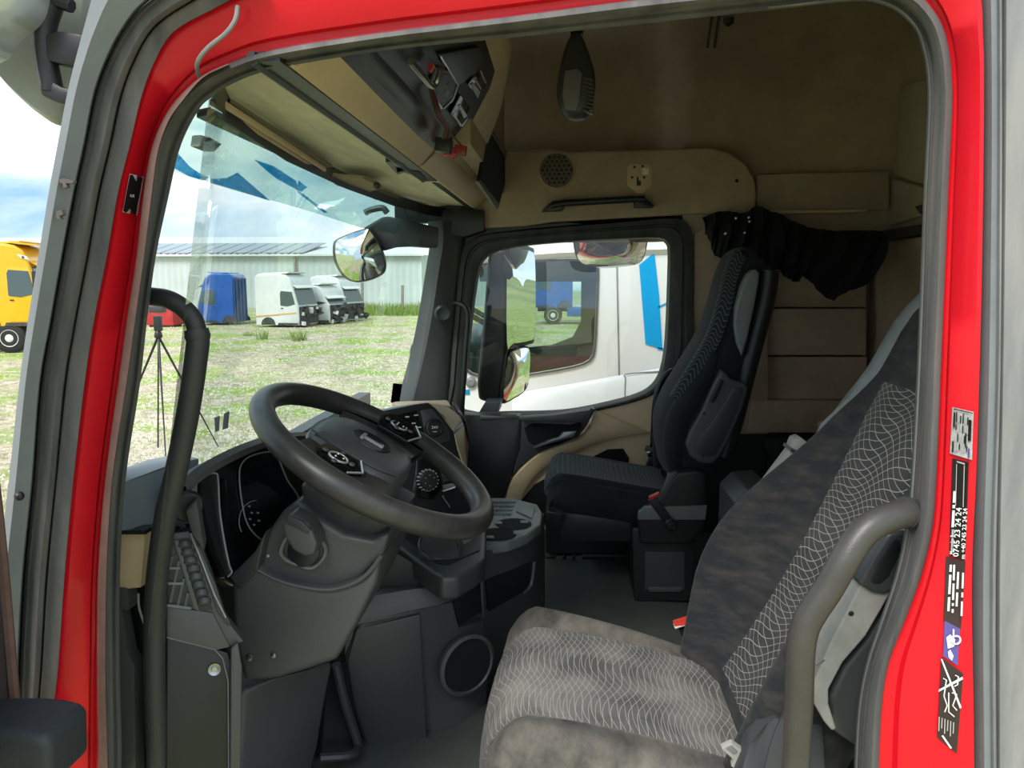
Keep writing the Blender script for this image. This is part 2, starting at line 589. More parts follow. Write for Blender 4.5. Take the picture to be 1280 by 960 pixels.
D_ = [(152,985),(152,925),(150,845),(150,720),(157,600),(175,480),(184,400),(195,320),(212,240),(222,195),(233,165),(250,135),(264,122),(292,104),(345,86),(482,63),(640,47),(800,30),(960,13),(1065,2),(1108,8),(1136,28),(1150,55),(1159,115),(1154,240),(1150,360),(1145,480),(1138,600),(1131,660),(1118,720),(1100,775),(1082,830),(1071,890),(1066,985)]
R_ = [(20,985),(22,925),(24,845),(30,720),(42,600),(51,480),(65,400),(79,320),(94,240),(107,180),(120,115),(138,68),(160,30),(188,0),(260,-45)]
G_ = [(-30,985),(-22,925),(-14,845),(-2,720),(11,600),(24,480),(35,400),(48,320),(61,240),(72,180),(85,112),(98,60),(106,30),(114,0),(130,-60)]
def ctr(l, Y, dx=0, dy=0):
    return cr([P(a + dx, b + dy, Y) for a, b in l], 4)
def mix(a, b, t, dY=0):
    return [lerp(p, q, t) + V(0, dY, 0) for p, q in zip(a, b)]
cA, cB, cD = ctr(A_, .965), ctr(B_, 1.0), ctr(D_, 1.03)
wall = thing('wall_near', None, None, (0.35, 1.0, ZF), kind='structure')
tag(wall, 'red painted sheet metal surround of the open driver door')
def mixr(a, b, t, dY=0):
    out = []
    for p, q in zip(a, b):
        m = lerp(p, q, t)
        out.append(CAM + (m - CAM) * (1 + dY / m.y))
    return out
# red flange with a pressed crease
rows = [[p + V(0, .03, 0) for p in cA], cA, mixr(cA, cB, .12, -.004), mixr(cA, cB, .80, -.004), mixr(cA, cB, .86, .004), mixr(cA, cB, .95, .003), cB, [CAM + (p - CAM) * 1.03 for p in cB]]
g = G().loft(rows); g.build('door_surround', red, wall, smooth=50)
# inner rubber bulb seal
rows = [mixr(cB, cD, .0, .0), mixr(cB, cD, .06, -.016), mixr(cB, cD, .28, -.024), mixr(cB, cD, .5, -.022), mixr(cB, cD, .62, -.006), mixr(cB, cD, .68, -.006), mixr(cB, cD, .82, -.014), mixr(cB, cD, .96, -.004), mixr(cB, cD, 1.0, .01), [CAM + (p - CAM) * 1.03 for p in cD], [CAM + (p - CAM) * 1.12 + (p - V(.05, p.y, 2.5)).normalized() * .02 for p in cD]]
G().loft(rows).build('bulb_seal', rubber_dusty, wall, smooth=60)
rows = [mixr(cB, cD, .86, -.014), mixr(cB, cD, .93, -.012), mixr(cB, cD, 1.0, .012)]
k0 = 18 * 4
G().loft([[p + V(0, -.001, 0) for p in r[k0:]] for r in rows]).build('seal_lip', rubber_grey, wall, smooth=60)
# brown rubber strip on the front pillar
cC = ctr(C_, .985)
nC = len(cC)
bb = cB[:nC]
rows = [bb, mixr(bb, cC, .1, -.030), mixr(bb, cC, .5, -.036), mixr(bb, cC, .9, -.030), mixr(bb, cC, 1.0, .0)]
G().loft(rows).build('brown_strip', brown_seal, wall, smooth=60)
# wide black pillar rubber with two ribs
cR = ctr(R_, .925)
nR = len(cR)
aa = cA[:nR]
rows = [mixr(cR, aa, 0, .03), mixr(cR, aa, 0.02, 0), mixr(cR, aa, .10, -.008), mixr(cR, aa, .14, -.002), mixr(cR, aa, .38, -.012), mixr(cR, aa, .50, -.01), mixr(cR, aa, .54, .004), mixr(cR, aa, .58, -.006), mixr(cR, aa, .62, -.004), mixr(cR, aa, .85, -.010), mixr(cR, aa, .99, -.012), mixr(cR, aa, 1.01, .012)]
G().loft(rows).build('pillar_rubber', rubber_dusty, wall, smooth=45)
# grey outside corner panel
cG = ctr(G_, .90)
rr = cR[:len(cG)]
rows = [[p + V(-.05, .25, 0) for p in cG], cG, mixr(cG, rr, .28, -.012), mixr(cG, rr, .9, -.010), mixr(cG, rr, 1.0, .012)]
G().loft(rows).build('corner_panel', grey_panel, wall, smooth=25)
# strips on the rear side of the opening: gap, ribbed seal, panel of the bunk box
def vstrip(xs, Y0, Y1, name, m, bulge=.0):
    # xs: list (y, x_left, x_right)
    a = cr([P(x0, y, Y0) for y, x0, x1 in xs], 4)
    b = cr([P(x1, y, Y1) for y, x0, x1 in xs], 4)
    rows = [[p + V(0, .04, 0) for p in a], a, mixr(a, b, .3, -bulge), mixr(a, b, .7, -bulge), b, [p + V(0, .05, 0) for p in b]]
    return G().loft(rows).build(name, m, wall, smooth=50)
vstrip([(-40, 1223, 1236), (60, 1229, 1237), (240, 1228, 1236), (480, 1223, 1233), (720, 1214, 1226), (990, 1217, 1227)], .985, .985, 'gap_strip', rubber, -.004)
vstrip([(-40, 1233, 1249), (60, 1235, 1250), (240, 1235, 1250), (480, 1231, 1248), (720, 1224, 1241), (990, 1226, 1242)], .965, .965, 'ribbed_seal', grey_panel, .008)
vstrip([(-40, 1248, 1253), (60, 1249, 1253), (240, 1249, 1253), (480, 1247, 1251), (720, 1240, 1245), (990, 1241, 1246)], .958, .958, 'pale_lip', rubber_grey, .002)
vstrip([(-40, 1252, 1262), (60, 1252, 1261), (240, 1252, 1259), (480, 1250, 1258), (720, 1243, 1252), (990, 1245, 1252)], .98, .98, 'inner_gap', rubber, -.004)
vstrip([(-40, 1258, 1420), (60, 1258, 1420), (240, 1257, 1420), (480, 1254, 1420), (720, 1250, 1420), (990, 1250, 1420)], .955, .955, 'body_side', rubber_grey, .008)
# grey cable stapled over the corner
G().tube(cr([P(297, 8, .95), P(294, 25, .945), P(282, 42, .945), P(262, 58, .95), P(250, 72, .955), P(246, 84, .965), P(249, 96, .98)], 5), .0028, 8).build('cable', rubber_grey, wall)
# red latch ear at the foot of the front pillar
G().prism(pp([(28, 918), (45, 911), (62, 905), (69, 900), (70, 910), (64, 921), (45, 924)], .93), (0, .02, 0)).build('latch_ear', red, wall, bev=.002)
G().sph(P(24, 620, .885), .006).build('pillar_screw', pl_black, wall)
# scuff scars on the grey corner panel (scraped plastic)
G().prism(pp([(74, 224), (80, 223), (92, 226), (91, 229), (82, 229), (84, 234), (79, 235), (78, 229), (74, 228)], .893), (0, .006, 0)).build('scrape_mark', mat('scraped_plastic', (.16, .13, .125), .8), wall)
G().prism(pp([(70, 264), (77, 262), (79, 268), (74, 270), (76, 274), (70, 273)], .891), (0, .006, 0)).build('scrape_mark', MATS['scraped_plastic'], wall)
# closing panels of the cab side around the opening (roof side and rear side, below)
G().loft([[p for p in cA[14*4:22*4]], [p + V(0, .25, .55) for p in cA[14*4:22*4]]]).build('roof_side', red, wall)

# outer skin of the cab beside and over the opening
G().box((1.22, 1.02, 2.6), (1.0, .05, 3.2)).build('outer_side', grey_panel, wall, bev=.01)
G().box((.38, 1.19, 4.05), (2.1, .05, .72)).build('outer_roof_side', red, wall, bev=.01)
wfr = thing('wall_front', 'front wall of the cab below and above the windscreen', None, (-.86, 2.1, ZF), kind='structure')
# cab body behind the surround: side over and behind the opening, firewall, front over the windscreen
G().box((.38, 1.10, 3.38), (2.1, .05, .74)).build('side_over_door', liner, wall)
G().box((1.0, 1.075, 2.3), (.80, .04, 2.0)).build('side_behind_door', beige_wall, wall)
G().box((-.86, 2.1, 1.80), (.05, 2.3, .62)).build('firewall', pl_black, wfr)
G().box((-.63, 2.16, 3.335), (.03, 2.1, .77)).build('front_lining', liner, wfr)
G().box((-.665, 2.16, 3.335), (.03, 2.1, .77)).build('front_over_windscreen', red, wfr)
G().box((-.50, 3.13, 2.95), (.36, .05, .26)).build('corner_filler', pl_black, wfr)
G().box((-.70, 3.20, 1.76), (.30, .10, .42)).build('front_corner', pl_black, wfr)

# ============================================================ cab shell
fl = G()
fl.box((.28, 2.12, ZF - .04), (2.1, 2.2, .08))
floor = fl.build('floor', mat_floor, kind='structure', label='dark rubber cab floor')
# raised edges and ribs of the passenger mat
m_ = thing('floor_mat', 'ribbed dark rubber mat on the cab floor before the passenger seat', 'floor mat', PZ(735, 720, ZF))
zf = ZF
def floorpoly(px, h=.006):
    return [PZ(a, b, zf) for a, b in px]
G().prism(floorpoly([(682, 700), (792, 700), (800, 752), (872, 756), (905, 790), (900, 840), (680, 840)]), (0, 0, .006)).build('mat_sheet', mat_floor, m_, bev=.002)
G().prism([p + V(0, 0, .006) for p in floorpoly([(682, 692), (792, 692), (792, 699), (682, 699)])], (0, 0, .012)).build('mat_lip', pl_soft, m_, bev=.003)
for k in range(3):
    x0 = 690 + k * 12
    G().prism([p + V(0, 0, .006) for p in floorpoly([(x0, 693), (x0 + 6, 693), (x0 + 14, 702), (x0 + 6, 702)])], (0, 0, .016)).build('mat_rib', pl_soft, m_, bev=.002)

ceil = G().box((.42, 2.12, 3.70), (1.9, 2.3, .06)).build('ceiling', liner, kind='structure', label='dark beige fabric cab ceiling')

# passenger side wall
wr = thing('wall_right', 'fabric lined side wall on the passenger side', None, (.4, 3.2, ZF), kind='structure')
# upper lining, front recess and deeper padded rear field
xs = [(560, 3.30), (700, 3.30), (790, 3.29), (826, 3.27), (846, 3.19), (866, 3.15), (940, 3.16), (1000, 3.175), (1060, 3.165), (1100, 3.14), (1150, 3.12)]
rows = []
for t in range(9):
    z = 2.75 + .95 * t / 8
    row = []
    for a, yy in xs:
        X = P(a, 200, 3.2).x
        row.append(V(X, yy + .012 * math.sin(t * 1.7 + a * .01), z))
    rows.append(cr(row, 3))
G().loft(rows).build('upper_lining', liner, wr, smooth=80)
sk = G()
sk.box((.98, 3.29, 2.2), (.9, .05, 1.4))
sk.build('rear_side_skin', beige_wall, wr)
# panel between window and seat back
G().prism(pp([(868, 292), (878, 286), (960, 286), (960, 560), (862, 560), (866, 470)], 3.14), (0, .1, 0)).build('pillar_panel', beige_wall, wr, bev=.006)
# stacked panels beside the bunk
for (a, b, yy) in ((296, 384, 3.19), (386, 444, 3.16), (446, 499, 3.17), (501, 541, 3.13)):
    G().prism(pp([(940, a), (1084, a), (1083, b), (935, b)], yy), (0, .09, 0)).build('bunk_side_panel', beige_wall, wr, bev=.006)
G().prism(pp([(866, 543), (1090, 543), (1090, 780), (866, 780)], 3.13), (0, .09, 0)).build('lower_side_panel', pl_black, wr)
G().lathe([(.016, 0), (.014, -.006), (.006, -.008)], P(1027, 531, 3.13), (0, 1, 0), 14).build('trim_clip', beige, wr)
# ledge band under the roof lining
G().prism(pp([(946, 218), (1112, 214), (1112, 262), (946, 266)], 3.12), (0, .12, 0)).build('ledge_panel', liner, wr, bev=.008)
G().prism(pp([(960, 263), (1084, 262), (1084, 265), (960, 267)], 3.09), (0, .10, 0)).build('ledge_edge', beige, wr, bev=.001)
for (a, b) in ((888, 144), (1022, 250), (1075, 125)):
    G().lathe([(.018, 0), (.016, -.005), (.012, -.004)], P(a, b, 3.15), (0, 1, 0), 14).build('trim_button', liner, wr)
# hanger rail and black hook near the roof
for dx in (0, 9):
    G().tube([P(890 + dx, 18, 3.1), P(884 + dx, 60, 3.14)], .005, 6).build('rail', pl_dark, wr)
G().lathe([(.02, 0), (.018, .02), (.006, .03)], P(911, 22, 3.1), (0, .2, -1), 12).build('coat_hook', pl_black, wr)

# rear wall with padded panels
wb = thing('wall_rear', 'beige padded rear wall of the sleeper cab', None, (1.27, 2.1, ZF), kind='structure')
G().box((1.32, 2.12, 2.6), (.06, 2.3, 2.2)).build('rear_skin', beige_wall, wb)
def rearp(px, X=1.27):
    return [PXP(a, b, X) for a, b in px]
G().prism(rearp([(1113, 110), (1175, 96), (1175, 236), (1113, 218)]), (.04, 0, 0)).build('padded_panel', liner, wb, bev=.006)
G().prism(rearp([(1110, 222), (1175, 240), (1175, 262), (1110, 282), (1096, 262)], 1.26), (.04, 0, 0)).build('padded_panel', liner, wb, bev=.006)
G().prism(rearp([(1088, 302), (1175, 288), (1175, 276), (1092, 290)], 1.22), (.05, 0, 0)).build('bunk_rail', pl_dark, wb, bev=.004)
G().prism(rearp([(1086, 306), (1175, 292), (1175, 560), (1084, 560)], 1.25), (.04, 0, 0)).build('padded_panel', beige_wall, wb, bev=.008)
G().prism(rearp([(1143, 258), (1175, 248), (1175, 262), (1150, 268)], 1.24), (.03, 0, 0)).build('lamp_slot', pl_dark, wb, bev=.003)

# header panel over the passenger door: speaker, lamp plate, grab handle
hd = thing('header_panel', 'beige trim panel over the passenger window with round speaker grille', 'trim panel', P(790, 280, 3.12))
yh = 3.08
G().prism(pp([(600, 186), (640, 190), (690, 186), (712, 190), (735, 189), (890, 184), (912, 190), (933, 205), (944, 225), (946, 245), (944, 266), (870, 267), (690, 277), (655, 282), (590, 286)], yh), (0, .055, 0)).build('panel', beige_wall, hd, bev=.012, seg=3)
c = P(696, 213, yh)
G().lathe([(.072, .004), (.071, -.004), (.066, -.006), (.064, -.002)], c, (0, 1, 0), 36).build('grille_ring', beige_wall, hd)
gr = G().lathe([(.065, -.001), (.062, -.004)], c, (0, 1, 0), 36).build('speaker_grille', mat('grille_brown', (.17, .14, .10), .7), hd)
hl = G()
for i in range(-4, 5):
    for j in range(-4, 5):
        x, z = (i + .5 * (j % 2)) * .0185, j * .016
        if x * x + z * z < .056 ** 2:
            hl.lathe([(.0066, -.0052), (.005, -.0056)], c + V(x, 0, z), (0, 1, 0), 6)
gh = hl.build('grille_hole', pl_black, gr, kind='stuff')
pc = P(800, 222, yh)
G().prism(pp([(784, 209), (788, 205), (811, 205), (815, 209), (815, 232), (806, 239), (806, 242), (794, 242), (794, 239), (784, 232)], yh - .002), (0, .01, 0)).build('lamp_plate', beige, hd, bev=.003)
for a, b in ((790, 222), (805, 222), (793, 209), (803, 208)):
    G().lathe([(.005, -.006), (.004, -.007)], P(a, b, yh), (0, 1, 0), 8).build('plate_hole', pl_black, hd)
G().prism(pp([(803, 210), (811, 210), (811, 218), (803, 218)], yh - .006), (0, .005, 0)).build('connector', white_print, hd, bev=.001)
G().prism(pp([(796, 221), (798, 221), (798, 226), (801, 226), (801, 232), (796, 232)], yh - .006), (0, .005, 0)).build('bracket_slot', pl_black, hd)
G().lathe([(.007, -.001), (.006, -.003)], P(921, 226, yh), (0, 1, 0), 12).build('plug_hole', pl_black, hd)

gb = thing('grab_bar', 'black straight grab handle on the beige panel over the passenger window', 'handle', P(748, 262, yh))
G().tube([P(690, 257, yh - .05), P(705, 254, yh - .05), P(790, 249, yh - .05), P(806, 249, yh - .05)], .013, 10, flat=.8).build('grip', pl_black, gb)
G().prism(pp([(677, 264), (690, 251), (697, 250), (706, 258), (702, 263)], yh - .055), (0, .055, 0)).build('end_mount', pl_black, gb, bev=.004)
G().prism(pp([(793, 246), (803, 244), (818, 257), (816, 259), (793, 259)], yh - .055), (0, .055, 0)).build('end_mount', pl_black, gb, bev=.004)

# ============================================================ windscreen
def wsp(t, h):
    ys = [1.02, 1.2, 1.6, 2.1, 2.6, 2.95, 3.07]
    xb = [-.60, -.68, -.77, -.80, -.77, -.68, -.62]
    xt = [-.46, -.52, -.57, -.585, -.565, -.52, -.47]
    i = min(int(t * 6), 5)
    f = t * 6 - i
    y = ys[i] + (ys[i + 1] - ys[i]) * f
    a = xb[i] + (xb[i + 1] - xb[i]) * f
    b = xt[i] + (xt[i + 1] - xt[i]) * f
    return V(a + (b - a) * h, y, 2.08 + (2.875 - 2.08) * h)
rows = [[wsp(t / 24, h / 6) for t in range(25)] for h in range(7)]
ws = G().loft(rows).build('window_1', glass_ws, kind='structure', smooth=80, label='wide green tinted windscreen')
# two dark tape scraps stuck on the inside of the windscreen, one strip by the far pillar
G().prism([p for p in pp([(269, 522), (275, 520), (274, 538), (270, 540)], 1.62)], (-.002, 0, 0)).build('tape_scrap', pl_dark, ws)
G().prism([p for p in pp([(281, 517), (287, 514), (285, 535), (279, 537)], 1.62)], (-.002, 0, 0)).build('tape_scrap', pl_dark, ws)
G().prism(pp([(492, 479), (503, 480), (499, 505), (489, 503)], 2.9), (-.002, 0, 0)).build('tape_strip', pl_soft, ws)

# far front pillar with its dark trim
pr = thing('trim_1', 'dark grey windscreen pillar trim on the passenger side', None, P(545, 500, 3.1), kind='structure')
Lc = cr([P(548, 276, 3.02), P(551, 300, 3.04), P(545, 340, 3.06), P(535, 400, 3.07), P(524, 450, 3.08), P(508, 506, 3.08), P(500, 530, 3.08)], 4)
Rc = cr([P(586, 276, 3.13), P(578, 312, 3.13), P(573, 345, 3.13), P(568, 400, 3.13), P(564, 450, 3.13), P(560, 512, 3.13), P(556, 540, 3.13)], 4)
rows = [[p + V(-.05, .04, 0) for p in Lc], Lc, mix(Lc, Rc, .15, -.02), mix(Lc, Rc, .6, -.025), mix(Lc, Rc, .9, -.015), Rc, [p + V(0, .06, 0) for p in Rc]]
G().loft(rows).build('pillar_cover', pl_soft, pr, smooth=40)
G().lathe([(.034, 0), (.034, -.02), (.026, -.027), (.02, -.024)], P(553, 391, 3.06), (-.25, 1, .1), 18).build('round_socket', pl_dark, pr)
G().prism(pp([(530, 262), (605, 262), (605, 288), (580, 296), (546, 292)], 3.05), (0, .10, 0)).build('pillar_top', pl_black, pr, bev=.004)
gp = thing('grab_bar', 'thin black grab bar on the far windscreen pillar', 'handle', P(570, 520, 3.05))
G().tube(cr([P(568, 379, 3.06), P(576, 380, 3.03), P(583, 386, 3.02), P(585, 400, 3.02), P(582, 440, 3.02), P(578, 500, 3.03), P(577, 520, 3.06)], 5), .0105, 10).build('bar', pl_black, gp)
# ============================================================ passenger door (far side)
dr = thing('door_1', 'passenger door with dark and beige inner trim', None, P(700, 700, 3.2), kind='structure')
yd = 3.14
# black frame around the window
inn = [(578, 516), (580, 480), (586, 420), (592, 370), (598, 336), (606, 322), (622, 313), (660, 306), (720, 301), (780, 298), (822, 297), (834, 302), (838, 314), (837, 360), (835, 410), (832, 445), (825, 472), (812, 488), (790, 498), (755, 507), (720, 514), (690, 517), (640, 518)]
out = [(560, 530), (562, 480), (566, 420), (571, 360), (576, 318), (586, 302), (606, 293), (655, 288), (720, 282), (780, 277), (838, 272), (856, 276), (866, 292), (868, 330), (867, 380), (866, 440), (832, 479), (816, 493), (793, 502), (757, 511), (721, 518), (690, 521), (640, 522)]
a = cr([P(x, y, yd) for x, y in inn], 3, True)
b = cr([P(x, y, yd) for x, y in out], 3, True)
rows = [[p + V(0, .09, 0) for p in a], mix(a, b, 0, .0), mix(a, b, .15, -.008), mix(a, b, .5, -.012), mix(a, b, .55, -.004), mix(a, b, .62, -.004), mix(a, b, .68, -.015), mix(a, b, .95, -.012), mix(a, b, 1, .02), [p + V(0, .09, 0) for p in b]]
G().loft(rows, cu=True).build('window_frame', rubber, dr, smooth=45)
wg = G()
wg.add([p + V(0, .055, 0) for p in a], [tuple(range(len(a)))])
wg.build('window_2', glass_side, kind='structure', label='side window of the passenger door', smooth=0)
# filler over the frame (roof rail)
G().prism(pp([(540, 288), (560, 282), (700, 276), (870, 268), (872, 296), (840, 270), (780, 276), (655, 287), (600, 294), (572, 330), (548, 330)], yd + .02), (0, .06, 0)).build('roof_rail', pl_black, dr, bev=.004)
# beige main panel
G().prism(pp([(745, 511), (790, 501), (815, 489), (828, 472), (835, 445), (864, 450), (852, 600), (830, 700), (600, 700), (600, 620), (640, 600), (660, 572), (700, 552), (728, 545), (738, 530)], yd - .005), (0, .08, 0)).build('beige_panel', beige, dr, bev=.008)
# beige sweep swinging down in front of the pocket
sw_o = [(745, 513), (738, 532), (726, 545), (700, 554), (672, 566), (650, 584), (636, 604), (625, 640)]
sw_i = [(812, 540), (780, 545), (750, 553), (715, 566), (690, 578), (668, 596), (654, 618), (646, 645)]
a1 = cr(pp(sw_o, yd - .03), 5); b1 = cr(pp(sw_i, yd - .03), 5)
G().loft([[p + V(0, .05, 0) for p in a1], a1, mix(a1, b1, .15, -.018), mix(a1, b1, .7, -.014), b1, [p + V(0, .06, 0) for p in b1]]).build('beige_sweep', beige, dr, smooth=45)
# pocket recess below it, its shade a flat matt black patch
G().prism(pp([(786, 573), (786, 592), (784, 612), (700, 640), (640, 690), (620, 690), (640, 640), (668, 606), (700, 588), (735, 574), (760, 562), (779, 561)], yd - .012), (0, .02, 0)).build('door_pocket_shade', cloth_hole_black, dr, bev=.004)
# black upper block with ledge
G().prism(pp([(578, 518), (650, 520), (652, 524), (650, 560), (642, 585), (636, 604), (625, 640), (560, 690), (560, 600), (566, 540)], yd - .05), (0, .08, 0)).build('front_trim', pl_black, dr, bev=.01)
G().prism(pp([(650, 524), (690, 521), (740, 510), (744, 512), (734, 532), (722, 547), (700, 556), (672, 566), (650, 584), (640, 596), (646, 560)], yd - .045), (0, .07, 0)).build('handle_surround', pl_dark, dr, bev=.008)
G().prism(pp([(655, 535), (665, 529), (715, 531), (726, 527), (728, 534), (716, 547), (700, 555), (672, 560), (660, 552)], yd - .052), (0, .02, 0)).build('handle_recess_shade', cloth_hole_black, dr, bev=.004)  # shade of the recess put in as a matt black plate
G().prism(pp([(648, 522), (690, 519), (738, 512), (727, 528), (650, 526)], yd - .09), (0, .05, 0)).build('sill_ledge', pl_soft, dr, bev=.006)
hn = G().prism(pp([(704, 540), (721, 539), (717, 546), (700, 551), (692, 553), (668, 561), (666, 559), (690, 549), (698, 547)], yd - .075), (0, .03, 0)).build('door_handle', mat('satin_handle', (.24, .25, .25), .3, .6), dr, bev=.003)
G().prism(pp([(600, 520), (627, 521), (626, 518), (645, 518), (645, 523), (600, 524)], yd - .06), (0, .04, 0)).build('switch_block', pl_soft, dr, bev=.003)
# lower kick panel
G().prism(pp([(560, 610), (880, 600), (880, 760), (560, 760)], yd + .03), (0, .05, 0)).build('kick_panel', pl_black, dr)
G().box((P(700, 600, 3.27).x, 3.29, 1.50), (1.15, .03, .98)).build('outer_skin', red, dr, bev=.01)
# pull handle by the window's rear corner
ph = thing('pull_bar', 'curved black pull bar at the rear edge of the passenger window', 'handle', P(825, 550, 3.08))
G().tube(cr([P(866, 460, 3.08), P(852, 461, 3.06), P(836, 466, 3.05), (P(825, 480, 3.05)), P(819, 505, 3.05), P(817, 540, 3.06), P(816, 560, 3.09)], 5), .012, 10).build('bar', pl_black, ph)
# seat belt parked on the door pillar
sb = thing('seat_belt', 'dark seat belt with metal tongue hanging beside the passenger seat', 'seat belt', P(815, 590, 3.0))
G().prism(pp([(830, 525), (838, 530), (824, 560), (812, 558), (818, 545)], 3.0), (0, .01, 0)).build('strap', cloth_hole_black, sb, bev=.002)
G().prism(pp([(808, 558), (826, 562), (823, 568), (806, 564)], 2.98), (0, .02, 0)).build('belt_guide', pl_soft, sb, bev=.003)
G().prism(pp([(809, 565), (819, 564), (817, 570), (810, 572)], 2.97), (0, .01, 0)).build('tongue', chrome, sb, bev=.001)
G().prism(pp([(812, 572), (828, 566), (824, 580), (812, 592), (806, 586)], 2.98), (0, .02, 0)).build('buckle', pl_black, sb, bev=.003)
bh = thing('belt_anchor', 'small black belt guide on the beige pillar behind the passenger window', 'belt anchor', P(882, 435, 3.12))
G().prism(pp([(874, 415), (884, 401), (890, 402), (892, 414), (884, 432), (880, 437), (876, 430)], 3.1), (0, .05, 0)).build('guide', pl_black, bh, bev=.005)
# ============================================================ overhead front storage
zc = CAMZ
LX, LZ = -.35, .2725
RX, RZ = -.153, .491
p0, p1 = V(LX, 0, zc + LZ), V(RX, 0, zc + RZ)
FD = (p1 - p0).normalized()
FN = V(FD.z, 0, -FD.x)                # faces down and rearward
def F(px, py, off=0):                 # pixel on the slanted console face
    return Q(px, py, p0, FN) + FN * off
so_ = thing('trim_2', 'pale fabric soffit between windscreen top and overhead shelf', None, (-.45, 2.0, zc + .25), kind='structure')
# soffit with its front edge following the windscreen
ft = [wsp(t / 24, 1) for t in range(25)]
r0 = [V(p.x - .03, p.y, zc + .280) for p in ft]
r1 = [V(LX - .005, p.y, zc + LZ) for p in ft]
rows = [[p + V(0, 0, .12) for p in r0], r0, mix(r0, r1, .3, 0), mix(r0, r1, .7, 0), r1, [p + V(0, 0, .1) for p in r1]]
for q in rows[2:4]:
    for p in q: p.z += .008
G().loft(rows).build('soffit_panel', soffit, so_, smooth=50)

oc = thing('overhead_console', 'beige overhead shelf with black control panel and dangling connectors above the windscreen', 'overhead console', (-.3, 2.0, zc + .25))
# main bulge in front of the driver
def bulge_section(y, s, e=0):
    """s shrinks the bulge toward its front edge"""
    a = V(LX - .005, y, zc + LZ - .002)
    b = lerp(V(LX, y, zc + LZ), V(RX, y, zc + RZ), 1 - s * .8)
    return [a + V(-.02, 0, .03), a, a + V(.012, 0, .006), b + FN * 0, b + V(.012, 0, .03), b + V(.012, 0, .6), a + V(-.02, 0, .6)]
ys = [(.98, 0), (1.3, 0), (1.6, 0), (1.8, 0)]
rows = []
Y_END = 2.02
for y in (1.035, 1.3, 1.6):
    rows.append(bulge_section(y, 0))
# the rear edge runs forward along the traced outline while the lower edge goes on
for px, py in ((635, 74), (631, 105), (623, 145), (611, 176), (599, 205), (590, 226)):
    q = Q(px, py, p0, FN)
    t = (q - p0).dot(FD) / (p1 - p0).length
    r = bulge_section(q.y, 0)
    b = lerp(V(LX, q.y, zc + LZ), V(RX, q.y, zc + RZ), t)
    r[3], r[4], r[5] = b, b + V(.010, .0, .03), b + V(.010, 0, .6)
    rows.append(r)
G().loft(rows, cap=True).build('shelf_body', beige, oc, smooth=35)
# front beam that runs on to the passenger side, with open compartment
rows = []
for y in (1.9, 2.2, 2.6, 2.95, 3.1):
    a = V(LX - .005, y, zc + LZ - .002)
    rows.append([a + V(-.02, 0, .05), a, a + V(.012, 0, .003), a + V(.05, 0, .04), a + V(.06, 0, .085), a + V(.05, 0, .10), a + V(-.02, 0, .10)])
G().loft(rows).build('front_beam', beige, oc, smooth=40)
G().box((-.26, 2.52, zc + .64), (.05, 1.10, .62)).build('passenger_shelf_face', beige_wall, oc, bev=.006)
G().prism([PXP(a, b, -.234) for a, b in [(611, 163), (633, 195), (636, 212), (624, 256), (600, 226)]], (-.01, 0, 0)).build('shelf_opening_shade', cloth_hole_black, oc)  # compartment's inner shade, painted as a black patch on the face
G().prism([PXP(a, b, -.230) for a, b in [(611, 158), (614, 158), (637, 194), (637, 206), (633, 198)]], (-.01, 0, 0)).build('opening_rim', pl_grey, oc, bev=.001)
G().prism([PXP(a, b, -.230) for a, b in [(598, 227), (601, 225), (625, 256), (622, 262)]], (-.01, 0, 0)).build('opening_rim', pl_grey, oc, bev=.001)
G().box((-.40, 2.15, zc + .66), (.04, 1.9, .70)).build('shelf_back', pl_black, oc)
# black control panel let into the slanted face
blk = [(415, 62), (432, 79), (480, 128), (520, 168), (546, 190), (552, 195), (568, 198), (574, 190), (590, 150), (612, 108), (618, 88), (606, 50), (590, 30)]
G().prism([F(a, b, .003) for a, b in blk], FN * -.02).build('control_panel', pl_black, oc, bev=.003, seg=2)
# round swelling on the panel's near half
rows = []
for k in range(7):
    t = k / 6
    rows.append([F(450 + (525 - 450) * u, 82 + (155 - 82) * u - t * 40 * (1 - .2 * u), .0025 + .007 * math.sin(math.pi * t) * math.sin(math.pi * u)) for u in [i / 10 for i in range(11)]])
G().loft(rows).build('panel_swelling', pl_dark, oc, smooth=80)
# recessed flap and frame
G().prism([F(a, b, .010) for a, b in [(543, 64), (594, 55), (602, 68), (592, 86), (572, 101), (566, 98), (558, 84), (550, 78)]], FN * -.006).build('flap', pl_dark, oc, bev=.002)
G().prism([F(a, b, .011) for a, b in [(540, 80), (556, 84), (567, 99), (564, 114), (549, 131), (538, 120), (534, 100)]], FN * -.006).build('cut_out_frame', pl_soft, oc, bev=.002)
G().prism([F(a, b, .0125) for a, b in [(542, 86), (555, 88), (563, 100), (560, 112), (549, 126), (541, 116), (538, 102)]], FN * -.003).build('cut_out', pl_black, oc)
G().prism([F(a, b, .0135) for a, b in [(549, 112), (552, 106), (557, 109), (553, 116)]], FN * -.002).build('label_patch', pl_grey, oc)
G().prism([F(a, b, .0135) for a, b in [(552, 100), (555, 97), (558, 99), (555, 103)]], FN * -.002).build('label_patch', pl_black, oc)
for l in ([(543, 64), (545, 64), (567, 99), (565, 100)], [(566, 99), (568, 100), (561, 121), (549, 131), (548, 130), (560, 119)], [(538, 121), (540, 119), (548, 130), (546, 131)]):
    G().prism([F(a, b, .0135) for a, b in l], FN * -.003).build('chrome_edge', chrome, oc)
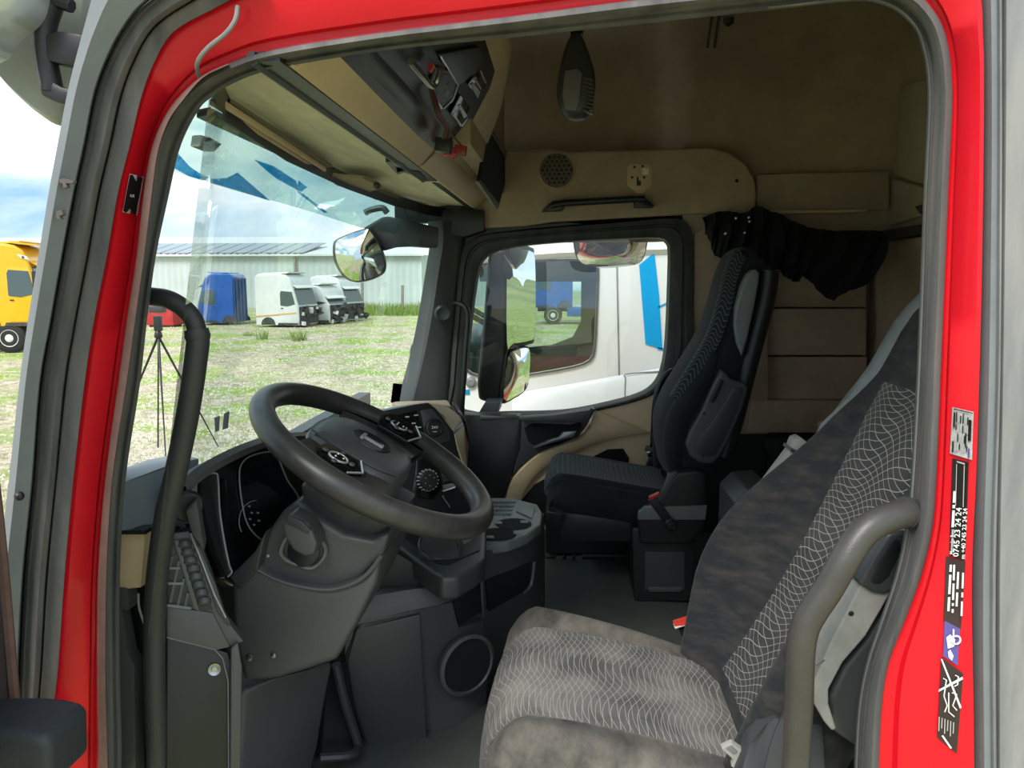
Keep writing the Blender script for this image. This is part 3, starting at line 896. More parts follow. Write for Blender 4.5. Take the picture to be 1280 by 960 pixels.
# rocker switches with bright edges
def rocker(o, bright):
    G().prism([F(a, b, .0115) for a, b in o], FN * -.006).build('switch_frame', pl_gloss, oc, bev=.001)
    for l in bright:
        G().prism([F(a, b, .0135) for a, b in l], FN * -.003).build('switch_edge', steel, oc)
rocker([(580, 101), (592, 83), (604, 99), (592, 118)], [[(582, 101), (586, 98), (595, 110), (592, 118)], [(588, 95), (589.5, 94), (597, 106), (596, 108)], [(594, 83), (595.5, 82.5), (603, 98), (602, 100)]])
rocker([(559, 138), (571, 114), (583, 130), (572, 155)], [[(567, 127), (570, 126), (579, 140), (575, 143)], [(560, 138), (562, 137), (572, 151), (571, 154)], [(571, 152), (573, 150), (579, 143), (580, 144), (573, 154)]])
# chrome grip with red inside, upper left of the panel
G().tube(cr([F(501, 66, .02), F(512, 80, .03), F(522, 91, .034), F(530, 84, .034), F(536, 70, .03)], 5), .006, 8).build('grip_ring', steel, oc)
G().prism([F(a, b, .02) for a, b in [(524, 78), (531, 70), (534, 72), (529, 82)]], FN * -.004).build('red_mark', red_plastic, oc)
# dangling harness
for k in range(4):
    dx = (k - 1.5) * 2.2
    G().tube(cr([F(533 + dx * .4, 104, .012), F(530 + dx, 118, .03), F(533 + dx, 132, .035), F(540 + dx, 142, .04), F(537 + dx, 155, .045)], 5), .0022, 6).build('wire', wire_m if k % 2 else mat('red_wire', (.16, .02, .01), .5) if k == 2 else wire_m, oc)
G().tube(cr([F(541, 142, .03), F(548, 152, .035), F(556, 162, .04), F(560, 166, .045)], 5), .002, 6).build('wire', brown_seal, oc)
bq = F(536, 165, .045)
rot = Matrix.Rotation(R(8), 3, 'Y')
G().box(bq, (.036, .034, .030), rot).build('black_connector', pl_black, oc, bev=.002)
bq = F(552, 174, .045)
G().box(bq + V(-.014, 0, -.002), (.032, .022, .017), rot).build('red_connector', red_plastic, oc, bev=.0015)
G().box(bq + V(.012, 0, .004), (.028, .022, .022), rot).build('red_connector', red_clear, oc, bev=.0015)
# roller blind groove in front of the console
G().tube([V(LX - .044, .99, zc + LZ + .002), V(LX - .044, 2.16, zc + LZ + .002)], .009, 8).build('blind_tube', pl_dark, oc)
G().bar(V(LX - .025, .99, zc + LZ + .004), V(LX - .025, 2.2, zc + LZ + .004), .032, .012).build('blind_groove', pl_black, oc)
G().bar(V(LX - .022, 2.26, zc + LZ + .006), V(LX - .022, 3.05, zc + LZ + .006), .022, .010).build('blind_groove', pl_dark, oc)
zs_ = zc + LZ - .004
G().prism([PZ(a, b, zs_) for a, b in [(482, 203), (493, 201), (507, 207), (505, 210), (495, 209), (497, 216), (508, 213), (525, 215), (535, 226), (528, 229), (518, 220), (505, 216), (497, 219)]], (0, 0, .012)).build('blind_latch', pl_black, oc, bev=.002)
G().prism([PZ(a, b, zs_ - .002) for a, b in [(490, 204), (498, 204), (504, 208), (494, 208)]], (0, 0, .006)).build('latch_clip', pl_grey, oc, bev=.001)

# sun visor rail along the windscreen top
sv = thing('sun_visor', 'brown folded sun visor strips with rods along the top of the windscreen', 'sun visor', (-.5, 1.6, zc + .24))
def along(px0, px1, dz0, w, th, m, name, bev=.003):
    n = 10
    a, b = [], []
    for k in range(n + 1):
        t = k / n
        px = px0[0] + (px1[0] - px0[0]) * t
        py = px0[1] + (px1[1] - px0[1]) * t
        q = PZ(px, py, zc + dz0)
        a.append(q)
        b.append(q + V(w, 0, .004))
    return G().loft([a, b, [p + V(0, 0, th) for p in b], [p + V(0, 0, th) for p in a]], cv=True).build(name, m, sv, smooth=40)
brown_v = mat('brown_vinyl', (.20, .155, .10), .55, var=.1, vscale=8)
along((246, 147), (470, 250), .256, .022, .012, brown_v, 'visor_strip')
along((262, 131), (403, 218), .252, .004, .006, beige, 'visor_rod')
along((268, 128), (406, 215), .252, .004, .006, beige, 'visor_rod')
along((272, 131), (405, 211), .262, .020, .006, brown_v, 'visor_flap')
# rounded visor end
ve = [(402, 217), (425, 222), (455, 224), (470, 230), (476, 236), (462, 240), (440, 238), (420, 232)]
G().prism([PZ(a, b, zc + .254) for a, b in ve], (0, 0, .01)).build('visor_end', beige_wall, sv, bev=.003)
along((405, 215), (555, 276), .262, .020, .008, brown_v, 'visor_strip')
along((470, 247), (560, 281), .256, .02, .012, pl_dark, 'visor_edge')
fb = [[wsp(t / 24, 1 - k * .022) + V(.004, 0, 0) for t in range(25)] for k in range(3)]
G().loft(fb).build('glass_edge_band', pl_black, sv, smooth=70)
G().sph(PZ(471, 232, zc + .248), .010).build('visor_pin', pl_dark, sv)

# hanging lamp / camera pod below the roof
lp = thing('roof_pod', 'dark grey teardrop pod with a ribbed side hanging from the cab roof', 'lamp', P(718, 150, 2.0))
yl = 1.97
body = cr([P(721, 38, yl), P(730, 50, yl), P(739, 75, yl), P(744, 95, yl), P(743, 120, yl), P(736, 144, yl), P(721, 150, yl), P(706, 145, yl), P(698, 130, yl), P(696, 110, yl), P(702, 75, yl), P(710, 50, yl)], 3, True)
cc = sum(body, Vector()) / len(body)
rows = []
for (s, dy) in ((.72, -.03), (.92, -.022), (1, 0), (.97, .035), (.7, .055)):
    rows.append([cc + (p - cc) * s + V(0, dy, 0) for p in body])
G().loft(rows, cu=True, cap=True).build('pod_body', pl_dark, lp, smooth=60)
G().prism(pp([(706, 88), (722, 85), (728, 92), (724, 130), (720, 138), (706, 136), (703, 118)], yl - .036), (0, .02, 0)).build('front_cover', mat('pod_grey', (.16, .16, .165), .45), lp, bev=.004)
for k in range(9):
    y = 96 + k * 5
    G().prism(pp([(729, y), (742, y + 4), (741, y + 6), (728, y + 2.5)], yl - .030), (0, .02, 0)).build('vent_rib', pl_soft, lp)
G().tube([P(721, 44, yl + .02), P(721, 44, yl + .02) + V(0, 0, .55)], .016, 10).build('stem', pl_black, lp)
# ============================================================ dashboard
da = thing('dashboard', 'black truck dashboard with instrument binnacle, round air vents and centre controls', 'dashboard', (-.6, 2.0, ZF))
# core under the windscreen
rows = []
for t in range(13):
    q = wsp(.385 + .615 * t / 12, 0)
    y = q.y
    ztop = zc - .50
    rows.append([V(q.x, y, 1.86), V(q.x, y, ztop - .05), V(q.x + .01, y, ztop), V(q.x + .10, y, ztop), V(q.x + .12, y, ztop - .03), V(q.x + .12, y, 1.86)])
G().loft(rows, cap=True).build('dash_core', pl_dark, da, smooth=40)
# left shoulder, the sky's reflection put into its blue-grey base colour
G().prism(pp([(140, 612, 1.12), (165, 599, 1.14), (215, 580, 1.22), (250, 572, 1.30), (246, 664, 1.20), (200, 663, 1.14), (140, 664, 1.10)]), (-.06, .03, 0)).build('shoulder_cover', mat('dash_sky_reflection', (.20, .23, .245), .4, bump=.3, bscale=400), da, bev=.006)
G().prism(pp([(232, 640), (246, 628), (256, 690), (240, 668)], 1.13), (-.02, .05, 0)).build('shoulder_end', pl_soft, da, bev=.004)
G().lathe([(.026, .0), (.026, -.006), (.022, -.010), (.004, -.011)], P(233, 632, 1.16), (-.7, .7, 0), 20).build('round_cap', pl_black, da)
# beige door-side panel and black pillar foot
G().prism(pp([(140, 664), (182, 663), (176, 735), (140, 738)], 1.12), (0, .03, 0)).build('beige_side_panel', beige, da, bev=.003)
G().prism(pp([(140, 664), (182, 663), (182, 668), (140, 668)], 1.11), (0, .03, 0)).build('side_gap', pl_black, da)
G().prism(pp([(100, 655), (236, 655), (236, 990), (100, 990)], 1.19), (0, .02, 0)).build('side_backing', pl_black, da)
G().prism(pp([(178, 668), (215, 664), (212, 760), (222, 985), (170, 985), (172, 830), (176, 735)], 1.15), (0, .03, 0)).build('pillar_foot', pl_black, da, bev=.004)
G().prism(pp([(140, 735), (158, 736), (161, 752), (160, 765), (150, 762), (160, 820), (168, 832), (170, 985), (140, 985)], 1.115), (0, .03, 0)).build('pillar_boot', pl_soft, da, bev=.006)
# binnacle hood
hood_f = cr(pp([(225, 603, 1.16), (245, 585, 1.20), (275, 567, 1.28), (310, 552, 1.40), (340, 544, 1.52), (380, 540, 1.66), (420, 545, 1.78)]), 4)
hood_b = [p + V(-.16, .02, -.135) for p in hood_f]
hood_l = [p + V(.010, 0, -.020) for p in hood_f]
G().loft([[p + V(0, 0, -.06) for p in hood_b], hood_b, mix(hood_b, hood_f, .6) , hood_f, [p + V(.010, 0, -.008) for p in hood_f], hood_l, [p + V(-.05, 0, .0) for p in hood_l]]).build('binnacle_hood', pl_soft, da, smooth=50)
# instrument face (gloss black) turned to the driver
pf = [V(P(240, 640, 1.2).x, 1.2, 0), V(P(372, 620, 1.68).x, 1.68, 0)]
n_face = V(.96, -.18, .2).normalized()
p_face = P(300, 620, 1.40)
def IF(px, py, off=0):
    return Q(px, py, p_face, n_face) + n_face * off
G().prism([IF(a, b) for a, b in [(232, 606), (262, 586), (300, 569), (345, 558), (400, 556), (420, 600), (410, 700), (350, 720), (300, 732), (282, 722), (262, 690)]], n_face * -.05).build('instrument_panel', pl_gloss, da, bev=.004)
# cluster screen with bright bezel
scr = [(297, 596), (300, 580), (312, 570), (335, 565), (345, 572), (357, 600), (372, 626), (360, 660), (338, 676), (322, 673), (307, 655), (300, 626)]
cl = cr([IF(a, b, .004) for a, b in scr], 4, True)
cs = G().prism([IF(a, b, .003) for a, b in scr], n_face * -.003).build('cluster_screen', screen, da)
G().tube(cl + [cl[0]], .0016, 6, cap=False).build('cluster_bezel', silver, da)
for k, (a, b) in enumerate([(308, 632), (311, 640), (309, 648), (314, 655), (320, 650), (319, 640)]):
    G().prism([IF(a + dx, b + dy, .005) for dx, dy in ((0, 0), (2.5, .5), (2.2, 2.6), (-.2, 2)) ], n_face * -.001).build('gauge_mark', grey_print, da)
arc = [IF(318 + 22 * math.cos(a), 652 + 26 * math.sin(a), .005) for a in [R(150 + i * 12) for i in range(11)]]
G().tube(arc, .0008, 5).build('gauge_arc', grey_print, da)
# slim decorative slot with chrome outline
sl_ = [(243, 600), (252, 594), (261, 593), (264, 600), (266, 640), (272, 680), (278, 708), (281, 716), (276, 722), (262, 690), (250, 650), (243, 615)]
G().prism([IF(a, b, .014) for a, b in sl_], n_face * -.014).build('side_slot', pl_black, da, bev=.001)
cl = cr([IF(a, b, .015) for a, b in sl_[:9]], 4)
G().tube(cl, .0018, 6).build('slot_bezel', silver, da)
G().prism([IF(a, b, .012) for a, b in [(270, 604), (276, 598), (279, 640), (288, 690), (296, 706), (300, 720), (284, 716), (274, 670)]], n_face * -.012).build('panel_rib', pl_gloss, da, bev=.003)
# side vent block
vb = [(206, 668), (236, 664), (248, 672), (266, 720), (284, 776), (305, 802), (286, 808), (208, 775), (205, 730)]
pv = P(240, 720, 1.15)
n_v = V(.45, -.88, .12).normalized()
def VF(px, py, off=0):
    return Q(px, py, pv, n_v) + n_v * off
G().prism([VF(a, b) for a, b in vb], n_v * -.05).build('vent_housing', pl_soft, da, bev=.003)
G().prism([VF(a, b, .003) for a, b in [(224, 673), (236, 672), (266, 762), (250, 764)]], n_v * -.004).build('vent_slot', pl_black, da)
for k in range(8):
    t = k / 7
    cxp, cyp = 231 + 24 * t, 682 + 71 * t
    G().lathe([(.0105, -.006), (.0112, -.001), (.010, .003), (.004, .005)], VF(cxp, cyp, .002), (VF(cxp, cyp, .002) - VF(cxp, cyp - 8, -.004)), 14).build('vent_roller', pl_soft, da)
G().prism([VF(a, b, .003) for a, b in [(210, 700), (222, 690), (238, 756), (240, 760), (210, 754)]], n_v * -.004).build('vent_grille', pl_black, da)
for a in ((216, 694, 211, 712), (224, 700, 213, 752), (230, 722, 222, 756), (235, 740, 231, 758)):
    G().bar(VF(a[0], a[1], .005), VF(a[2], a[3], .005), .004, .004, up=n_v).build('vent_slat', pl_soft, da)
for a in ((210, 709, 225, 709), (210, 728, 229, 728), (209, 755, 239, 759)):
    G().bar(VF(a[0], a[1], .006), VF(a[2], a[3], .006), .004, .004, up=n_v).build('vent_slat', pl_grey, da)
G().prism([VF(a, b, .006) for a, b in [(216, 674), (223, 674), (250, 764), (242, 760), (228, 712)]], n_v * -.008).build('vent_frame', pl_soft, da, bev=.002)
G().prism([VF(a, b, .008) for a, b in [(236, 664), (243, 666), (270, 730), (280, 762), (288, 776), (286, 782), (272, 764), (256, 718)]], n_v * -.02).build('vent_trim', pl_dark, da, bev=.003)
cl = [VF(a, b, .010) for a, b in [(238, 665), (252, 700), (268, 742), (282, 770)]]
G().tube(cl, .0014, 6).build('vent_chrome', silver, da)
# apron below the vent and fuse cover
G().prism([VF(a, b, .004) for a, b in [(208, 757), (266, 765), (288, 808), (270, 812), (250, 808), (208, 796)]], n_v * -.03).build('lower_apron', pl_soft, da, bev=.003)
G().prism([VF(a, b, 0) for a, b in [(208, 797), (268, 811), (285, 816), (294, 840), (296, 985), (208, 985)]], n_v * -.03).build('fuse_cover', pl_black, da, bev=.003)
G().tube([VF(208, 796, .003), VF(268, 811, .003), VF(278, 822, .003), VF(285, 850, .003), VF(286, 985, .003)], .0014, 6).build('cover_edge', pl_grey, da)
G().lathe([(.011, 0), (.010, .004), (.005, .002), (.004, .004)], VF(268, 836), n_v, 14).build('cover_screw', steel, da)
G().tube(cr([P(173, 742, 1.14), P(174, 760, 1.14), P(182, 785, 1.14)], 4), .002, 6).build('loose_cable', grey_print, da)
G().prism([VF(a, b, .012) for a, b in [(288, 808), (297, 800), (302, 830), (300, 985), (287, 985)]], n_v * -.03).build('edge_trim', pl_soft, da, bev=.004)

# ---- centre stack, turned toward the driver
n_c = V(.55, -.82, .18).normalized()
p_c = P(540, 545, 2.0)
def CF(px, py, off=0):
    return Q(px, py, p_c, n_c) + n_c * off
G().prism([CF(a, b) for a, b in [(440, 520), (480, 513), (520, 505), (536, 503), (545, 510), (568, 540), (572, 560), (584, 600), (590, 640), (560, 680), (470, 690), (430, 600)]], n_c * -.12).build('centre_stack', pl_black, da, bev=.006)
G().prism([CF(a, b, .005) for a, b in [(476, 523), (520, 513), (528, 540), (500, 545)]], n_c * -.005).build('switch_bank', pl_gloss, da, bev=.002)
for (a, b) in ((508, 521), (519, 519), (516, 529), (523, 534), (512, 536)):
    G().prism([CF(a + u, b + v_, .006) for u, v_ in ((-2.4, -.7), (2.4, -1), (2.6, .8), (-2.2, 1.1))], n_c * -.001).build('switch_symbol', grey_print, da)
G().prism([CF(a, b, .004) for a, b in [(525, 513), (540, 511), (560, 535), (563, 550), (545, 556), (532, 548)]], n_c * -.004).build('button_panel', pl_dark, da, bev=.002)
c = CF(541, 535, .006)
sbn = G().lathe([(.026, 0), (.025, .008), (.021, .010), (.019, .006), (.003, .007)], c, n_c, 26).build('power_socket', pl_black, da)
ux = (CF(550, 535) - CF(532, 535)).normalized()
uz = n_c.cross(ux)
text('24V', white_print, sbn, c + n_c * .0075 - ux * .010 - uz * .002, ux, uz, .0105, fit=.019)
G().bar(c + n_c * .008 - ux * .006 - uz * .010, c + n_c * .008 + ux * .006 - uz * .010, .0016, .001, up=n_c).build('socket_mark', white_print, da)
# vent, rotary light switch and sliders visible through the wheel
G().prism([CF(a, b, .004) for a, b in [(520, 575), (545, 570), (552, 610), (540, 625), (514, 620)]], n_c * -.004).build('light_switch_panel', pl_gloss, da, bev=.002)
c = CF(532, 600, .008)
kn = G().lathe([(.028, 0), (.027, .012), (.023, .020), (.003, .021)], c, n_c, 28).build('rotary_switch', pl_black, da)
rg = G()
for k in range(18):
    a = 2 * math.pi * k / 18
    d = ux * math.cos(a) + uz * math.sin(a)
    rg.bar(c + d * .0285 + n_c * .002, c + d * .0265 + n_c * .014, .004, .003)
rg.build('knurled_ring', silver, kn)
for k in range(5):
    a = R(30 + 60 * k)
    d = ux * math.cos(a) + uz * math.sin(a)
    G().lathe([(.0015, .021), (.001, .022)], c + d * .014, n_c, 6).build('switch_dot', grey_print, kn)
G().prism([CF(a, b, .005) for a, b in [(550, 580), (575, 576), (580, 598), (552, 604)]], n_c * -.005).build('centre_vent', pl_black, da, bev=.002)
for k in range(4):
    G().bar(CF(552, 584 + k * 5.5, .007), CF(577, 580 + k * 5.2, .007), .003, .003, up=n_c).build('centre_vent_slat', pl_dark, da)
G().prism([CF(a, b, .006) for a, b in [(552, 606), (570, 603), (571, 607), (553, 612)]], n_c * -.004).build('slider', pl_grey, da, bev=.001)
G().prism([CF(a, b, .006) for a, b in [(552, 613), (568, 608), (568, 609.5), (553, 614.5)]], n_c * -.004).build('slider_mark', white_print, da)
G().tube([CF(552, 619, .004), CF(558, 628, .004), CF(562, 634, .004)], .003, 8).build('pen_clip', chrome, da)
# beige end cap of the stack and dark side cheek
G().prism(pp([(536, 504, 2.12), (548, 505, 2.25), (562, 510, 2.35), (575, 520, 2.38), (579, 530, 2.38), (568, 540, 2.2), (556, 520, 2.15)]), (-.03, .1, -.01)).build('beige_cap', beige, da, bev=.006)
G().prism(pp([(568, 542, 2.2), (580, 532, 2.36), (586, 556, 2.36), (584, 586, 2.36), (578, 574, 2.25), (572, 558, 2.2)]), (-.03, .1, -.01)).build('beige_cheek', beige, da, bev=.005)
G().prism(pp([(566, 538, 2.19), (578, 527, 2.35), (580, 532, 2.36), (568, 543, 2.2)]), (-.03, .1, -.01)).build('cap_band', pl_grey, da, bev=.002)
G().prism(pp([(577, 515, 2.42), (584, 530, 2.42), (588, 560, 2.42), (586, 600, 2.42), (580, 590, 2.40), (584, 556, 2.38), (579, 530, 2.39), (572, 514, 2.39)]), (-.05, .2, 0)).build('stack_back', pl_black, da, bev=.005)
G().prism(pp([(500, 508, 2.3), (536, 502, 2.2), (565, 508, 2.5), (560, 500, 2.95), (490, 502, 2.95)]), (0, 0, -.05)).build('dash_top_beige', beige_wall, da, bev=.01)

# ============================================================ lower centre console (tray, cup holders, box)
cc_ = thing('centre_console', 'black lower console with grey cup holder tray and round storage opening', 'console', (-.25, 1.9, ZF))
# tray
zt = P(676, 655, 2.05).z
tr = [(560, 650), (600, 622), (640, 622), (672, 630), (678, 640), (676, 655), (660, 668), (635, 677), (612, 680), (570, 690)]
trp = [PZ(a, b, zt) for a, b in tr]
G().prism(trp, (0, 0, -.03)).build('cup_tray', pl_tray, cc_, bev=.008, seg=3)
def zcirc(px, py, r, z, n=18):
    c0 = PZ(px, py, z)
    return [c0 + V(r * math.cos(2 * math.pi * k / n), r * math.sin(2 * math.pi * k / n), 0) for k in range(n)]
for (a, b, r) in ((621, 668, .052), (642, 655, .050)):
    G().prism(zcirc(a, b, r, zt + .001), (0, 0, .0008)).build('cup_well_shade', cloth_hole_black, cc_)  # flat matt black discs paint the shade of the cup holes
for (a, b) in ((622, 654), (655, 653), (646, 667), (612, 672)):
    G().prism([p + V(0, 0, .003) for p in [PZ(a - 5, b - 1.5, zt), PZ(a + 5, b - 1.5, zt), PZ(a + 6, b + 1.5, zt), PZ(a - 4, b + 1.5, zt)]], (0, 0, -.01)).build('well_finger', pl_tray, cc_, bev=.002)
G().prism([p + V(0, 0, .002) for p in [PZ(645, 640, zt), PZ(648, 632, zt), PZ(669, 634, zt), PZ(665, 649, zt)]], (0, 0, .002)).build('tray_lid', pl_tray, cc_, bev=.001)
rb = G()
for i in range(9):
    for j in range(4):
        q = PZ(606 + i * 4.4 - j * 2, 628 + j * 5, zt)
        rb.box(q + V(0, 0, .002), (.012, .012, .004), Matrix.Rotation(R(45), 3, 'Z'))
rb.build('anti_slip_studs', pl_tray, cc_, kind='stuff')
# body below the tray, curving from the footwell to the passenger side
top = cr([P(430, 752, 1.60), P(505, 738, 1.645), P(560, 728, 1.70), P(608, 690, 1.86), P(640, 683, 1.96), P(665, 672, 2.06), P(680, 642, 2.2)], 4)
mid = cr([P(430, 784, 1.585), P(505, 768, 1.63), P(565, 750, 1.69), P(608, 722, 1.85), P(640, 712, 1.95), P(668, 700, 2.07), P(681, 672, 2.24)], 4)
low = cr([P(432, 800, 1.60), P(505, 785, 1.65), P(565, 770, 1.71), P(610, 800, 1.84), P(640, 800, 1.95), P(676, 790, 2.12), P(681, 770, 2.25)], 4)
bot = cr([V(p.x - .02, p.y + .01, ZF) for p in low[::4]], 4)
G().loft([[p + V(-.15, 0, .0) for p in top], top, mix(top, mid, .5, -.004), mid, mix(mid, low, .5, .012), low, bot]).build('console_body', pl_soft, cc_, smooth=40)
# stowage shelf with rounded near edge, corner pointing at the driver
zsh = 1.962
G().prism([PZ(a, b, zsh) for a, b in [(470, 668), (487, 674), (515, 696), (538, 714), (552, 722), (572, 720), (596, 706), (607, 696), (608, 662), (560, 640), (500, 640)]], (0, 0, -.055)).build('stowage_shelf', pl_dark, cc_, bev=.012, seg=3)
G().prism([PZ(a, b, zsh + .001) for a, b in [(500, 668), (545, 704), (560, 706), (600, 688), (602, 664), (550, 645)]], (0, 0, .0015)).build('shelf_mat', pl_black, cc_)
G().prism(pp([(462, 672, 1.74), (500, 694, 1.68), (540, 719, 1.642), (562, 725, 1.675), (607, 701, 1.79), (607, 724, 1.83), (560, 737, 1.70), (462, 750, 1.64)]), (-.05, .06, 0)).build('shelf_skirt', pl_dark, cc_, bev=.004)
# round cup insert with square foot
cax = V(.18, -.42, .89).normalized()
cb = P(549, 681, 1.71)
G().lathe([(.046, -.055), (.050, -.008), (.050, .0), (.046, .003), (.042, -.002), (.037, -.05)], cb, cax, 32).build('cup_sleeve', pl_soft, cc_)
G().lathe([(.0385, -.044), (.036, -.043)], cb, cax, 28).build('cup_floor', pl_black, cc_)
G().prism(pp([(524, 684, 1.68), (548, 706, 1.655), (574, 694, 1.68), (570, 668, 1.74), (530, 664, 1.74)]), (0, .01, -.03)).build('cup_foot', pl_dark, cc_, bev=.004)
G().prism(pp([(571, 664, 1.72), (590, 668, 1.74), (603, 662, 1.76), (586, 678, 1.72), (580, 681, 1.71)]), (0, .03, 0)).build('bracket', pl_soft, cc_, bev=.003)
G().torus(P(572, 719, 1.655), (.6, -.8, .1), .011, .004, 18, 6).build('hook_ring', pl_grey, cc_)
# open bins in the flank, their inner shade as matt black patches
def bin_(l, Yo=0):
    G().prism(pp(l), (-.02, .03, 0)).build('bin_shade', cloth_hole_black, cc_, bev=.003)
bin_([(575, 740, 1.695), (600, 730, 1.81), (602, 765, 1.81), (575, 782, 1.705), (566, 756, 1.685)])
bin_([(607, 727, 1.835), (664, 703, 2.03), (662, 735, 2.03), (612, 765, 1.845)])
G().tube(pp([(602, 727, 1.80), (604, 770, 1.81)]), .004, 6).build('bin_divider', pl_soft, cc_)
G().tube(cr(pp([(668, 702, 2.03), (664, 730, 2.02), (655, 742, 1.99)]), 4), .005, 6).build('bin_edge', pl_soft, cc_)
# front box with door panel and round opening
bx = [(448, 782, 1.60), (460, 775, 1.60), (528, 762, 1.64), (566, 752, 1.68), (574, 784, 1.70), (604, 775, 1.79), (612, 830, 1.80), (606, 900, 1.78), (578, 925, 1.68), (530, 932, 1.63), (458, 932, 1.60), (440, 880, 1.595), (432, 825, 1.59)]
G().prism(pp(bx), (-.05, .08, 0)).build('console_front', pl_soft, cc_, bev=.006)
G().prism(pp([(446, 786, 1.595), (525, 768, 1.635), (534, 930, 1.625), (459, 930, 1.592), (442, 878, 1.588), (434, 828, 1.585)]), (-.01, .03, 0)).build('front_flap', pl_dark, cc_, bev=.004)
c = P(584, 831, 1.685)
nn = V(.62, -.78, 0).normalized()
G().lathe([(.072, -.01), (.074, .004), (.066, .008), (.062, .0)], c, nn, 32).build('hole_ring', pl_soft, cc_)
G().lathe([(.064, -.02), (.064, .003), (.060, .0035)], c, nn, 32).build('hole_shade', cloth_hole_black, cc_)  # black disc paints the dark inside of the round opening
# footwell liner in front
ft = thing('footwell_panel', 'dark moulded panel below the steering column with a ridge down to the floor', 'panel', P(360, 950, 1.5))
G().prism(pp([(300, 862, 1.34), (345, 850, 1.38), (392, 838, 1.44), (418, 826, 1.5), (412, 860, 1.5), (396, 930, 1.5), (385, 985, 1.46), (296, 985, 1.30)]), (-.12, .05, 0)).build('kick_plate', pl_soft, ft, bev=.015, seg=3)
G().prism(pp([(416, 826, 1.54), (436, 828, 1.58), (446, 890, 1.58), (455, 935, 1.58), (440, 950, 1.54), (402, 950, 1.52), (408, 880, 1.54)]), (-.1, .05, 0)).build('tunnel_flank', pl_black, ft, bev=.01)
G().tube(cr(pp([(420, 830, 1.53), (432, 880, 1.54), (447, 930, 1.55), (440, 943, 1.50), (400, 947, 1.47)]), 5), .010, 8).build('ridge', pl_dark, ft)
# ============================================================ steering wheel
WC = V(-.3625, 1.45, 2.255)
WD = V(.869, 0, -.494)              # in-plane, toward the driver
WN = V(.494, 0, .869)               # wheel axis
WL = V(0, 1, 0)
sw = thing('steering_wheel', 'black leather steering wheel with silver edged button pads', 'steering wheel', WC - WN * .12)
def W(d, l, h=0):
    return WC + WD * d + WL * l + WN * h
G().torus(WC, WN, .236, .0235, 72, 16).build('rim', leather, sw, smooth=0).data.polygons.foreach_set('use_smooth', [True] * (72 * 16))
# hub: rounded shell from the pad down to the column
def ring(hd0, hd1, hl, h, n=28, e=3.0, tilt=0):
    out = []
    for k in range(n):
        a = 2 * math.pi * k / n
        ca, sa = math.cos(a), math.sin(a)
        r = (abs(ca) ** e + abs(sa) ** e) ** (-1 / e)
        d = (hd0 + hd1) / 2 + (hd1 - hd0) / 2 * ca * r
        out.append(W(d, hl * sa * r, h + tilt * d))
    return out
rows = [ring(-.075, .025, .05, .016), ring(-.115, .05, .098, .014), ring(-.132, .068, .115, .004), ring(-.135, .072, .118, -.014), ring(-.125, .070, .11, -.045), ring(-.10, .075, .10, -.08), ring(-.085, .075, .085, -.12)]
G().loft(rows, cu=True, cap=True).build('hub_pad', pl_soft, sw, smooth=60)
# broad side spokes reaching the rim
for s in (-1, 1):
    a = [W(-.135, s * .19, .0), W(-.06, s * .222, .0), W(.02, s * .228, .0), W(.065, s * .222, .0)]
    b = [W(-.115, s * .10, .0), W(-.06, s * .105, .002), (W(.0, s * .105, .002)), W(.055, s * .10, .0)]
    a, b = cr(a, 3), cr(b, 3)
    top = [lerp(p, q, .5) + WN * -.004 for p, q in zip(a, b)]
    rows = [a, top, b, [p - WN * .03 for p in b], [p - WN * .02 for p in top], [p - WN * .014 for p in a]]
    spk = G().loft(rows, cv=True, cap=True).build('spoke', leather, sw, smooth=50)
    # button pad with bright edge
    dd_ = -.004 if s > 0 else -.045
    hh_ = .014 if s > 0 else 0
    bp_ = [W(d_ + dd_, s * l_, h_ + hh_ + (.030 * (l_ - .108) / .06 if s > 0 else 0)) for d_, l_, h_ in ((-.035, .108, .012), (.035, .108, .012), (.052, .142, .006), (.030, .168, .002), (-.030, .168, .002), (-.045, .142, .006))]
    pad = G().prism(bp_, WN * -.012).build('button_pad', pl_gloss, sw, bev=.002)
    G().tube([p + WN * .001 for p in bp_[1:4]], .002, 6).build('pad_edge', silver, pad)
    cpt = W(dd_, s * .138, .0085 + hh_ + (.015 if s > 0 else 0))
    G().torus(cpt, WN, .018, .0022, 24, 6).build('rocker_ring', silver, pad)
    for k in range(4):
        a_ = k * math.pi / 2
        G().lathe([(.006, 0), (.005, .003), (.001, .004)], cpt + (WD * math.cos(a_) + WL * math.sin(a_)) * .027, WN, 10).build('button', pl_soft, pad)
    for k in range(3):
        a_ = k * math.pi / 1.5
        G().lathe([(.002, .002), (.0015, .004)], cpt + (WD * math.cos(a_) + WL * math.sin(a_)) * .009, WN, 6).build('button_mark', white_print, pad)
# horn pad seam and emblem recess with chrome mark
G().tube(cr([W(-.118, -.09, .012), W(-.05, -.104, .012), W(.02, -.100, .012), W(.058, -.07, .010)], 5), .0016, 6).build('pad_seam', pl_soft, sw)
eo = W(-.025, .012, .0158)
em = G().lathe([(.042, .0), (.041, .003), (.036, .001), (.002, .0005)], eo, WN, 30).build('emblem_recess', pl_black, sw)
for a_, b_ in (((-.020, -.006), (.026, -.006)), ((-.018, -.018), (-.018, .012)), ((.010, -.006), (.026, -.001))):
    G().bar(eo + WD * a_[0] + WL * a_[1] + WN * .004, eo + WD * b_[0] + WL * b_[1] + WN * .004, .0065, .005, up=WN).build('emblem_mark', silver, em)
# lighter inset plate on the near front of the hub
G().prism([W(-.112, -.09, .012), W(-.05, -.098, .014), W(-.045, -.055, .0175), W(-.10, -.05, .0165)], WN * -.01).build('hub_inset', pl_soft, sw, bev=.003)

